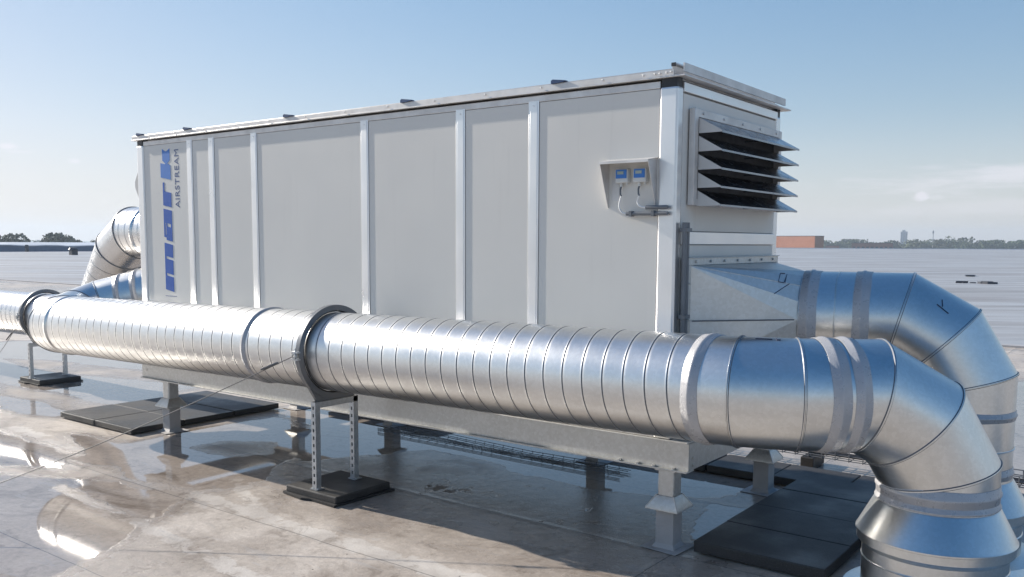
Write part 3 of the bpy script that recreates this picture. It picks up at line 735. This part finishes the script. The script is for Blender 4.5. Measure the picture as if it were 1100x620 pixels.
# base frame: two channels with flanges
for y, s in ((0.0, 1), (YB - .06, 1)):
    m = MB(); xa, xb = -5.33, .108
    m.box((xa, y - .0, .462), (xb, y + .008, .615)); m.box((xa, y - .022, .453), (xb, y + .07, .462)); m.box((xa, y - .022, .615), (xb, y + .07, .624))
    m.build('base_beam', M['galv_beam'], U, .002)
for x in (-5.325, -3.6, -1.8, .10): MB().box((x, .0085, .464), (x + .008, YB - .055, .613)).build('cross_beam', M['galv_beam'], U)
for z in (.49, .53): MB().lathe((.108, .05, z), [(.009, 0), (.009, .007), (.001, .008)], 6, 0).build('bolt', M['galv_beam'], U)
for x in (-.32, -.20, -.10, .02): MB().lathe((x, -.008, .462), [(.011, 0), (.011, .01), (.001, .011)], 6).build('bolt', M['galv_beam'], U)
MB().lathe((-5.26, .0, .53), [(.001, -.003), (.012, -.003), (.012, 0)], 10, 1).build('bolt', M['galv_beam'], U)
def leg(x, y):
    a = .050
    l = MB().box((x - a, y - a, .22), (x + a, y + a, .452)).build('leg', M['galv_beam'], U, .012)
    MB().box((x - a - .012, y - a - .012, .444), (x + a + .012, y + a + .012, .4525)).build('head_plate', M['galv_beam'], l)
    q = .098; k = MB(); tp_ = [(x - a - .004, y - a - .004), (x + a + .004, y - a - .004), (x + a + .004, y + a + .004), (x - a - .004, y + a + .004)]
    bt = [(x - q, y - q), (x + q, y - q), (x + q, y + q), (x - q, y + q)]
    vs = [(*p, .302) for p in tp_] + [(*p, .236) for p in bt] + [(*p, .228) for p in bt]
    k.add(vs, [(i, 4 + i, 4 + (i + 1) % 4, (i + 1) % 4) for i in range(4)] + [(4 + i, 8 + i, 8 + (i + 1) % 4, 4 + (i + 1) % 4) for i in range(4)])
    for (sx, sy) in ((-1, -1), (1, -1), (1, 1), (-1, 1)):
        k.tube([(x + sx * (a + .003), y + sy * (a + .003), .303), (x + sx * (q - .002), y + sy * (q - .002), .236)], .004, 6)
    k.build('rain_skirt', M['galv_beam'], l)
    s = MB(); b = .054
    vs = [(x + sx * b, y + sy * b, z) for z in (.228, .03) for sx, sy in ((-1, -1), (1, -1), (1, 1), (-1, 1))] + [(x + sx * (b + .015), y + sy * (b + .015), .006) for sx, sy in ((-1, -1), (1, -1), (1, 1), (-1, 1))]
    s.add(vs, [(r * 4 + i, (r + 1) * 4 + i, (r + 1) * 4 + (i + 1) % 4, r * 4 + (i + 1) % 4) for r in (0, 1) for i in range(4)])
    s.prism([(x - b - .07, y - b - .05, .0035), (x + b + .05, y - b - .07, .0035), (x + b + .07, y + b + .05, .0035), (x - b - .06, y + b + .06, .0035)], (0, 0, .003))
    s.build('membrane_sleeve', M['sleeve'], l, .008)
for p in ((-.03, .055), (-.03, 1.46), (-4.95, .045), (-4.95, 1.46), (-1.38, 1.46), (-3.6, 1.46)): leg(*p)
# louvre hood on the right end
lv = MB(); ya, yb, za, zb = .12, 1.40, 1.905, 2.425; d = .035
lv.box((.004, ya, za), (.004 + d, ya + .045, zb)); lv.box((.004, yb - .045, za), (.004 + d, yb, zb)); lv.box((.004, ya + .045, zb - .045), (.004 + d, yb - .045, zb)); lv.box((.004, ya + .045, za), (.004 + d, yb - .045, za + .035))
for y in np.arange(ya + .1, yb, .27): lv.lathe((.039, y, zb - .022), [(.008, 0), (.008, .006), (.001, .007)], 6, 0); lv.lathe((.039, y, za + .016), [(.008, 0), (.008, .006), (.001, .007)], 6, 0)
hood = lv.build('louvre_frame', M['alu_trim'], U, .002)
MB().box((.003, ya + .046, za + .036), (.006, yb - .046, zb - .046)).build('louvre_screen', M['blind'], hood)
ba, bb = ya + .05, yb - .05; bx = .175
for i in range(5):
    zt = 2.378 - i * .098; zl = zt - .080
    m = MB(); th = .003
    m.prism([(.04, ba, zt), (.04, ba, zt - th), (bx, ba, zl), (bx, ba, zl + th)], (0, bb - ba, 0))
    m.box((bx - .002, ba, zl - .008), (bx + .001, bb, zl + .002))
    bl = m.build('louvre_blade', M['blade'], U)
    for y in (ba - .002, bb - .001):
        MB().prism([(.039, y, zt), (.039, y, zl - .004), (bx, y, zl - .004), (bx, y, zl + .003)], (0, .003, 0)).build('cheek', M['cheek'], bl)
    MB().box((.055, (ba + bb) / 2 - .003, zl - .002), (bx - .01, (ba + bb) / 2 + .003, zl + .006)).build('brace', M['blade'], bl)
# small hood on the hidden left end that just peeks out past the corner
m = MB(); m.prism([(XL - .003, .02, 2.38), (XL - .10, .02, 2.22), (XL - .10, .02, 2.17), (XL - .003, .02, 2.00)], (0, 1.1, 0)); m.build('intake_hood', M['cheek'], U, .003)
# lettering, reads bottom to top
def letter_poly(pts, x_base, z_base, k, kv, mat, parent, name):
    """pts in letter space: u along reading direction (up the wall), v toward letter tops (to the left)"""
    m = MB(); m.prism([(x_base - v * kv, .0005, z_base + u * k) for u, v in pts], (0, .003, 0)); return m
lx0 = -4.765; lz0 = 1.255; hh_ = .125
def block(parts, name='logo_letter', mat=None):
    m = MB()
    for pts in parts: m.prism([(lx0 - v * hh_, -.0056, lz0 + u * .975) for u, v in pts], (0, .0028, 0))
    return m.build(name, mat or M['blue_dark'], U)
sl_ = .02
def rectp(u0, u1, v0, v1): return [(u0 + sl_ * v0, v0), (u1 + sl_ * v0, v0), (u1 + sl_ * v1, v1), (u0 + sl_ * v1, v1)]
# m
block([rectp(0, .128, 0, 1), rectp(.128, .150, .82, 1), rectp(.150, .278, 0, 1), rectp(.278, .300, .82, 1), rectp(.300, .415, 0, 1)])
# a
block([rectp(.445, .565, 0, .72), rectp(.467, .715, .82, 1), rectp(.565, .595, 0, .16), rectp(.565, .595, .58, .72), rectp(.595, .715, 0, .82), rectp(.467, .49, .72, .82)])
# r
block([rectp(.745, .870, 0, 1), [(.8845, .72), (.895, .80), (.965, .80), (.965, .98), (.8905, 1)]])
# k
block([rectp(.985, 1.110, 0, 1.2), [(1.1115, .05), (1.127, .35), (1.155, .05), (1.255, .05), (1.230, .5), (1.255, .95), (1.155, .95), (1.132, .65), (1.1225, .60)]], mat=M['blue'])
def font_text(s, size, loc, rot, mat, name, parent, sx=1.0):
    cu = bpy.data.curves.new(name, 'FONT'); cu.body = s; cu.size = size; cu.extrude = .0006; cu.space_character = 1.08
    ob = bpy.data.objects.new('tmp', cu); COL.objects.link(ob); dg = bpy.context.evaluated_depsgraph_get()
    me = bpy.data.meshes.new_from_object(ob.evaluated_get(dg)); bpy.data.objects.remove(ob)
    me.materials.clear(); me.materials.append(mat)
    o = bpy.data.objects.new(name, me); COL.objects.link(o)
    mw = Matrix.Translation(loc) @ rot.to_4x4() @ Matrix.Diagonal((sx, 1, 1, 1)); me.transform(mw)
    o.parent = parent; o.matrix_parent_inverse = Matrix.Translation(-V(parent.location)); return o
rotv = Matrix(((0, -1, 0), (0, 0, -1), (1, 0, 0)))       # text x -> world z, text y -> world -x, normal -> -y
font_text('AIRSTREAM', .092, V((-4.640, -.0042, 1.975)), rotv, M['navy'], 'lettering', U, .99)
MB().box((-4.90, -.0048, 1.215), (-4.73, -.003, 1.221)).build('small_print', M['navy'], U)
# conduits
cdm = thing('cable_conduit', 'grey plastic conduits below the gauge hood, wrapping the corner of the unit and running down', 'conduit', (0, -.03, 1.86))
for k, (xa, dz, yy) in enumerate(((-.285, 0, .030), (-.165, .033, .062))):
    pts = [(xa, -.034, 1.858 + dz), (-.035, -.034, 1.858 + dz)]
    MB().tube(pts, .011, 12).build('conduit_pipe', M['conduit'], cdm)
    b_ = [(-.03, -.034, 1.858 + dz)] + [(-.03 + .06 * math.sin(a_), -.034 + .06 * (1 - math.cos(a_)) * (1 if k == 0 else 1.3), 1.858 + dz - .02 * a_) for a_ in np.linspace(0, 1.57, 7)] + [(.03, yy + .012, 1.80)]
    MB().tube(b_, .008, 10).build('grey_cable', M['cable'], cdm)
    MB().tube([(.031, yy + .012, 1.81), (.031, yy + .012, .66)], .0135, 12).build('conduit_pipe', M['conduit'], cdm)
for x in (-.255, -.118): MB().box((x - .008, -.05, 1.843), (x + .008, -.017, 1.873)).build('clip', M['conduit'], cdm)
for z in (1.77, 1.30): MB().box((.012, .028, z - .01), (.05, .092, z + .01)).build('clip', M['conduit'], cdm)
# gauge hood
gh = thing('gauge_hood', 'small open grey sheet hood with tapered sides near the right corner of the unit', 'hood', (-.27, -.05, 2.0))
xa, xb, zt, zb_ = -.420, -.118, 2.150, 1.893
m = MB(); m.prism([(xa - .004, 0.0025, zt + .012), (xa - .004, -.115, zt - .008), (xa - .004, -.115, zt - .022), (xa - .004, -.112, zt - .022), (xa - .004, -.112, zt - .011), (xa - .004, 0.0025, zt + .008)], (xb - xa + .008, 0, 0)); m.build('hood_top', M['alu_trim'], gh)
for x in (xa, xb - .003):
    MB().prism([(x, .0025, zt + .006), (x, -.108, zt - .013), (x, -.012, zb_), (x, .0025, zb_)], (.003, 0, 0)).build('hood_side', M['alu_trim'], gh)
MB().prism([(xb - .075, -.0015, zt), (xb + .012, -.0015, zt), (xb + .012, -.0015, zb_ + .0), (xb - .012, -.0015, zb_)], (0, .004, 0)).build('back_plate', M['alu_trim'], gh)
m = MB(); m.box((xa + .022, -.006, 1.93), (xa + .07, .003, 2.12)); m.build('bracket', M['alu_trim'], gh)
for k, (x, lab) in enumerate(((-.318, 'left gauge with a blue face under the small hood'), (-.205, 'right gauge with a blue face under the small hood'))):
    g = thing('pressure_gauge', lab, 'gauge', (x, -.02, 2.07), 'blue-faced gauges under the hood')
    MB().box((x - .040, -.042, 2.028), (x + .040, .003, 2.105)).build('case', M['casegrey'], g, .006)
    MB().box((x - .034, -.046, 2.052), (x + .034, -.0422, 2.100)).build('face', M['blue'], g, .002)
    MB().box((x - .022, -.0485, 2.074), (x + .016, -.0462, 2.090)).build('display', M['lcd'], g)
    MB().tube([(x - .012, -.02, 2.028), (x - .012, -.02, 2.008)], .009, 8).build('cable_gland', M['casegrey'], g); MB().tube([(x + .024, -.02, 2.028), (x + .024, -.02, 2.016)], .006, 8).build('cable_gland', M['casegrey'], g)
    ex = -.285 if k == 0 else -.165; ez = 1.858 + (0 if k == 0 else .033)
    pts = [(x - .012, -.02, 2.01), (x - .012, -.03, 1.99), (x - .002, -.045, 1.965), (x + .003, -.045, 1.955)]
    MB().tube(pts, .005, 8).build('probe_tube', M['conduit'], g)
    c_ = []
    for q in np.linspace(0, 1, 12):
        c_.append((x + .003 - .02 * math.sin(q * 3.14) + (ex - x) * q * q, -.045 + .012 * q, 1.955 + (ez - 1.955) * math.sin(q * 1.57)))
    MB().tube(c_, .0048, 8).build('signal_cable', M['cable'], g)

# ------------------------------------------------------------------ guy wires
def guy(p, q, label, r=.003):
    g = thing('guy_wire', label, 'wire', q, 'guy wires')
    p, q = V(p), V(q); n_ = 12; pts = [p.lerp(q, i / n_) - V((0, 0, .05 * math.sin(math.pi * i / n_))) for i in range(n_ + 1)]
    MB().tube(pts, r, 6).build('rope', M['wire'], g)
    d_ = (q - p).normalized(); MB().tube([p + d_ * .10, p + d_ * .12, p + d_ * .20, p + d_ * .22], [.005, .008, .008, .005], 8).build('turnbuckle', M['wire'], g)
    MB().lathe((q.x, q.y, 0), [(.05, .003), (.05, .02), (.015, .025), (.012, .05), (.001, .05)], 16).build('anchor', M['strut'], g)
lugp = V((-2.31, FY - RD - .08, ax(-2.31).z))
guy(lugp, (-3.66, -2.68, .05), 'long thin steel wire from the middle duct stand down to the wet roof at left')
guy((-8.62, LY - RD - .07, LZ - .10), (-9.05, .05, .05), 'short dark wire from the left duct stand down into the back puddle', .003)

# ------------------------------------------------------------------ loose roof items
def tiles(x0, y0, nx_, ny_, w_, h_, z, where, jit=.006, th=.05):
    rows = ['front', 'second', 'third', 'fourth', 'fifth', 'sixth', 'seventh']; cols = ['left', 'middle', 'right'] if nx_ == 3 else (['left', 'right'] if nx_ == 2 else ['only'])
    if nx_ > 3: cols = ['leftmost', 'second from left', 'third from left', 'fourth from left', 'rightmost'][:nx_ - 1] + ['rightmost']
    for j in range(ny_):
        for i in range(nx_):
            xa = x0 + i * w_ + random.uniform(-jit, jit); ya = y0 + j * h_ + random.uniform(-jit, jit)
            o = MB().box((xa + .003, ya + .003, z), (xa + w_ - .003, ya + h_ - .003, z + th + random.uniform(-.002, .002)))
            lab = f"dark roof tile, {rows[j]} row" + ('' if nx_ == 1 else f", {cols[i]}") + f", of the pad {where}"
            ob = o.build('roof_tile', M['tile'], None, .006); tag(ob, lab, 'roof tile', 'dark tiles ' + where)
tiles(-6.30, -.29, 2, 3, .63, .53, .01, 'at the left end of the unit')
tiles(.13, .03, 1, 4, .72, .445, .012, 'between the right legs and the front duct', th=.062)
tiles(-1.55, 1.66, 5, 1, .50, .42, .012, 'behind the right end of the unit', th=.055)
tiles(-4.6, 1.55, 3, 1, .5, .5, .012, 'behind the middle of the unit', th=.055)
# wire basket tray
ct = thing('cable_tray', 'low wire basket cable tray along the back of the unit', 'cable tray', (-1, 2.4, 0))
m = MB(); ya, yb, za, zb = 2.28, 2.48, .10, .17; xa, xb = -5.0, 3.6; wr_ = .004
for y, z in ((ya, za), (ya + .065, za), (ya + .135, za), (yb, za), (ya, zb), (yb, zb), (ya, (za + zb) / 2), (yb, (za + zb) / 2)): m.tube([(xa, y, z), (xb, y, z)], wr_, 5)
x = xa
while x <= xb: m.tube([(x, ya - .002, zb), (x, ya - .002, za - .006), (x, yb + .002, za - .006), (x, yb + .002, zb)], wr_, 5); x += .1
m.build('wire_mesh', M['tray'], ct)
m = MB(); m.tube([(xa, 2.34, .118), (-2, 2.36, .118), (xb, 2.35, .118)], .012, 8); m.tube([(xa, 2.40, .118), (0, 2.41, .118), (xb, 2.42, .118)], .010, 8); m.build('black_cable', M['black'], ct)
for x in np.arange(-4.8, 3.6, 1.2): MB().box((x - .05, 2.25, .003), (x + .05, 2.51, .09)).build('foot_block', M['tile'], ct, .006)
wb = thing('tray_reflection_mesh', 'added wire mesh in the puddle beneath the unit, imitating a tray reflection', 'cable tray', (-2.2, 1.2, 0))  # added mesh that models the cable tray's mirrored net in the water
m = MB(); ya, yb, za, zb = 1.18, 1.34, .010, .030; xa, xb = -3.5, -1.0
for y, z in ((ya, za), (ya + .06, za), (ya + .12, za), (yb, za), (ya, zb), (yb, zb), (ya, .020),): m.tube([(xa, y, z), (-2.9, y + .03, z + .01), (-1.9, y - .02, z), (xb, y, z + .005)], .0028, 5)
x = xa
while x <= xb: m.tube([(x, ya, zb), (x, ya, za - .004), (x, yb, za - .004), (x, yb, zb)], .0028, 5); x += .1
m.build('wire_mesh', M['tray'], wb)  # added mesh standing in for the cable tray's reflection
# hose and green cap at the right border
hz_ = thing('hose', 'white hose looping beside the right rear duct with a green cap', 'hose', (1.42, 3.0, 0))
pts = [(1.60 + .16 * math.cos(a_), 3.35, .22 + .16 * math.sin(a_)) for a_ in np.linspace(1.2, 5.2, 14)] + [(1.75, 3.2, .04), (2.2, 3.0, .02)]
MB().tube(pts, .009, 8).build('hose_line', M['hose'], hz_)
MB().lathe((1.50, 2.86, 0), [(.001, .075), (.07, .075), (.075, .07), (.075, .03), (.06, .004)], 24).build('cap', M['green'], hz_)
# far vents and gear on the pale roof
def vent(x, y, w_, h_, label, group=None):
    v = thing('roof_vent', label, 'roof vent', (x, y, 0), group)
    MB().box((x - w_ * .35, y - w_ * .35, .012), (x + w_ * .35, y + w_ * .35, h_ * .6)).build('base', M['vent'], v)
    MB().lathe((x, y, h_ * .6), [(w_ * .5, 0), (w_ * .55, h_ * .1), (w_ * .4, h_ * .35), (.01, h_ * .4)], 16).build('cowl', M['vent'], v)
vent(-97, 45.2, .95, .85, 'squat dark vent on the pale roof near the left parapet')
vent(-125.5, 53, .5, 1.0, 'tiny dark vent standing against the left parapet')
vent(-6.9, 48.0, .55, .10, 'small flat dark vent at left on the right part of the pale roof')
vent(-1.6, 51.5, .55, .10, 'small flat dark vent farthest right on the pale roof')
br = thing('scrap_pile', 'small heap of dark scraps lying on the pale roof at right', 'debris', (-5.0, 38.6, 0))
for k in range(9):
    x, y = -5.0 + random.uniform(-.75, .75), 38.6 + random.uniform(-.3, .3); s_ = random.uniform(.08, .22)
    a_ = random.uniform(0, 3); q = [(x + s_ * 2 * math.cos(a_ + t_) * (1 if j % 2 else .6), y + s_ * math.sin(a_ + t_), .013) for j, t_ in enumerate((0, 1.3, 2.6, 3.9, 5.2))]
    MB().prism(q, (0, 0, s_ * .5)).build('scrap', M['vent'], br)

# ------------------------------------------------------------------ horizon
def at_px(px, dist, z=-9.0):
    d = fwd + r2 * (px - 550) / FPX; d = V((d.x, d.y, 0)).normalized(); p = CAM + d * dist; p.z = z; return p, d
def facing_box(px0, px1, dist, depth, z0, z1, skew=0):
    p, d = at_px((px0 + px1) / 2, dist); r_ = V((d.y, -d.x, 0)); a_ = Matrix.Rotation(skew, 3, 'Z'); r_ = a_ @ r_; dd = a_ @ d
    hw = (px1 - px0) / 2 / FPX * dist
    P_ = [p - r_ * hw, p + r_ * hw, p + r_ * hw + dd * depth, p - r_ * hw + dd * depth]
    return [V((q.x, q.y, z0)) for q in P_], z1 - z0
def building(name, label, px0, px1, dist, depth, top, mat, cat='building', skew=0, cap=M['cap'], rows=0, colsn=0):
    b = thing(name, label, cat, at_px((px0 + px1) / 2, dist)[0])
    q, h = facing_box(px0, px1, dist, depth, -9, top, skew); MB().prism(q, (0, 0, h)).build('wall', mat, b)
    c0 = sum(q, V()) / 4; q2 = [V(c0) + (p - c0) * 1.015 for p in q]
    q2 = [V((p.x, p.y, top)) for p in q2]; MB().prism(q2, (0, 0, max(.35, (top + 9) * .02))).build('roof', cap, b)
    if rows:
        for k in range(colsn):
            wd = MB()
            u0, u1 = (k + .2) / colsn, (k + .8) / colsn
            for j in range(rows):
                zz = -6 + (top + 4) * (j + .25) / rows; zh = (top + 6) / rows * .45
                n_ = (q[0] - q[3]).normalized() * .12
                a_ = q[0].lerp(q[1], u0) + n_; b_ = q[0].lerp(q[1], u1) + n_
                wd.prism([V((a_.x, a_.y, zz)), V((b_.x, b_.y, zz)), V((b_.x, b_.y, zz + zh)), V((a_.x, a_.y, zz + zh))], -n_ * .8)
            wd.build('window_column', M['pane'], b)
    return b
building('brick_building', 'big windowless orange brick block rising just right of the unit on the skyline', 822, 874, 560, 9, 6.0, M['brick'], skew=-.62)
building('low_brick_building', 'low dull red brick building among the trees left of the tower block', 914, 952, 680, 20, 2.2, M['brick2'], rows=2, colsn=9)
building('low_brick_building', 'small low brick shed showing left of the dark trees', 884, 897, 690, 14, .2, M['brick2'], rows=1, colsn=3)
building('tower_block', 'slim pale tower block standing above the trees on the horizon', 963.2, 969.4, 1600, 12, 21.5, M['tower'], rows=14, colsn=3)
MBt = MB(); p, d_ = at_px(966, 1602); MBt.box((p.x - 2, p.y - 2, 21.5), (p.x + 2, p.y + 2, 25)); MBt.build('rooftop_plant', M['tower'], [o for o in bpy.data.objects if o.name.startswith('tower_block')][0])
p, d_ = at_px(997.3, 900)
ms = thing('antenna_mast', 'thin antenna mast rising out of the trees right of the tower block', 'mast', p)
MB().tube([p, V((p.x, p.y, 14.5))], [.5, .28], 6).build('pole', M['tower'], ms)
MB().box((p.x - .6, p.y - .6, 11.5), (p.x + .6, p.y + .6, 13.5)).build('antenna', M['tower'], ms)

def tree(px, dist, half, top, mat, label, group, seed, flat=1.0, dens=900):
    rnd = random.Random(seed); p, d_ = at_px(px, dist); wd = half / FPX * dist
    t_ = thing('tree', label, 'tree', p, group)
    H = top + 9; tr_ = MB()
    tr_.tube([p, p + V((0, 0, H * .35)), p + V((wd * .1, 0, H * .7))], [wd * .09, wd * .06, wd * .02], 7)
    for k in range(4):
        a_ = rnd.uniform(0, 6.28); tr_.tube([p + V((0, 0, H * (.28 + .08 * k))), p + V((math.cos(a_) * wd * .55, math.sin(a_) * wd * .55, H * (.55 + .08 * k)))], [wd * .035, wd * .01], 5)
    tr_.build('trunk', M['bark'], t_)
    cl = []
    nc = 22
    for k in range(nc):
        a_ = rnd.uniform(0, 6.28); r_ = wd * math.sqrt(rnd.random()) * .9; z = H * rnd.uniform(.36, .90)
        prof = math.sqrt(max(.05, 1 - ((z / H - .58) / .45) ** 2))
        cl.append((V((p.x + math.cos(a_) * r_ * prof, p.y + math.sin(a_) * r_ * prof, p.z + z)), wd * rnd.uniform(.26, .42)))
    vs = []; fs = []
    for i in range(dens):
        c_, cr = cl[rnd.randrange(nc)]
        v_ = V((rnd.gauss(0, 1), rnd.gauss(0, 1), rnd.gauss(0, 1))).normalized() * cr * rnd.uniform(.55, 1.05); v_.z *= .8 * flat
        q = c_ + v_
        if q.z > p.z + H: q.z = p.z + H - rnd.random() * .5
        s_ = wd * rnd.uniform(.05, .10)
        n_ = V((rnd.gauss(0, 1), rnd.gauss(0, 1), rnd.gauss(0, 1) + .5)).normalized(); e_ = n_.orthogonal().normalized(); f_ = n_.cross(e_)
        b0 = len(vs)
        for k in range(5):
            an = k * 1.2566; vs.append(q + (e_ * math.cos(an) + f_ * math.sin(an)) * s_ * rnd.uniform(.7, 1.3))
        fs.append(tuple(range(b0, b0 + 5)))
    MB().add(vs, fs).build('crown', mat, t_)
gl = 'dark trees beyond the left parapet'
for i, (px, hf, top, lab) in enumerate(((3, 9, 1.9, 'small dark olive tree at the left border beyond the parapet'), (19, 15, 2.9, 'wide dark olive tree, leftmost large one beyond the parapet'), (35, 9, 2.0, 'low dark tree between the two large ones beyond the left parapet'),
        (50, 8, 2.1, 'low dark tree just left of the right-hand large one beyond the parapet'), (68, 14, 3.4, 'tallest dark olive tree beyond the left parapet'), (86, 7, 1.7, 'small dark tree next to the bent duct beyond the parapet'), (98, 7, 1.6, 'small dark tree behind the bent duct'), (-14, 12, 2.2, 'dark tree just outside the left border'))):
    tree(px, 330, hf * 1.25, top + .5, M['leaf_a'], lab, gl, 100 + i, 1.0, 2200)
rt_ = [(880, 8, 3.2, 'b'), (892, 9, 2.8, 'b'), (904, 12, 4.6, 'a'), (916, 10, 4.3, 'b'), (926, 8, 2.4, 'b'), (938, 7, 2.2, 'a'), (951, 6, 1.8, 'b'), (956, 9, 3.8, 'a'), (967, 8, 2.6, 'b'),
       (977, 9, 4.8, 'c'), (986, 7, 3.6, 'b'), (994, 8, 5.0, 'b'), (1003, 7, 4.4, 'a'), (1012, 9, 5.2, 'b'), (1023, 13, 7.4, 'a'), (1031, 8, 5.0, 'b'), (1038, 6, 2.6, 'c'), (1046, 9, 4.2, 'c'), (1055, 8, 4.0, 'b'), (1064, 9, 4.3, 'b'), (1073, 7, 3.0, 'c'), (1081, 8, 3.2, 'b'), (1090, 9, 4.2, 'b'), (1098, 9, 4.8, 'a'), (1110, 10, 4.4, 'b')]
ords = ['first', 'second', 'third', 'fourth', 'fifth', 'sixth', 'seventh', 'eighth', 'ninth', 'tenth', 'eleventh', 'twelfth', 'thirteenth', 'fourteenth', 'fifteenth', 'sixteenth', 'seventeenth']
for i, (px, hf, top, mt) in enumerate(rt_):
    lab = (f'hazy green tree on the skyline, {ords[i]} one right of the orange brick block' if i < 8 else ('hazy tree standing right at the foot of the tower block' if i == 8 else f'hazy tree on the right skyline, {ords[i - 9]} one right of the tower block'))
    if px == 1023: lab = 'broadest and tallest hazy tree on the right skyline, flat-topped'
    tree(px, 860 + (i % 3) * 30, hf * 1.15, top + 1.2, M['leaf_' + mt], lab, 'trees on the right skyline', 300 + i, 1.0, 700)
# far wood closing the horizon
vs = []; fs = []; rnd = random.Random(5)
for i in range(16000):
    px = rnd.uniform(-900, 2600); 
    dist = rnd.uniform(1150, 1400); p, d_ = at_px(px, dist); 
    zz = -9 + 10.5 * rnd.random() * (.75 + .35 * math.sin(px * .05) * math.sin(px * .013)); q = V((p.x, p.y, zz)); s_ = rnd.uniform(1.2, 2.6); b0 = len(vs)
    n_ = V((rnd.gauss(0, 1), rnd.gauss(0, 1), rnd.gauss(0, 1))).normalized(); e_ = n_.orthogonal().normalized(); f_ = n_.cross(e_)
    for k in range(5): vs.append(q + (e_ * math.cos(k * 1.2566) + f_ * math.sin(k * 1.2566)) * s_ * rnd.uniform(.7, 1.3))
    fs.append(tuple(range(b0, b0 + 5)))
tag(MB().add(vs, fs).build('distant_wood', M['leaf_b']), 'distant hazy wood closing the horizon', 'wood', kind='stuff')

# ------------------------------------------------------------------ air
HAZE = True
if HAZE:
    hm = bpy.data.materials.new('air_haze'); hm.use_nodes = True; n_ = hm.node_tree.nodes; n_.clear()
    o_ = n_.new('ShaderNodeOutputMaterial'); v_ = n_.new('ShaderNodeVolumePrincipled'); v_.inputs['Color'].default_value = (.74, .86, 1, 1); v_.inputs['Density'].default_value = .00038; v_.inputs['Anisotropy'].default_value = .2
    hm.node_tree.links.new(v_.outputs[0], o_.inputs['Volume'])
    tag(MB().box((-2600, -900, -10), (2600, 2600, 40)).build('haze', hm), kind='stuff')
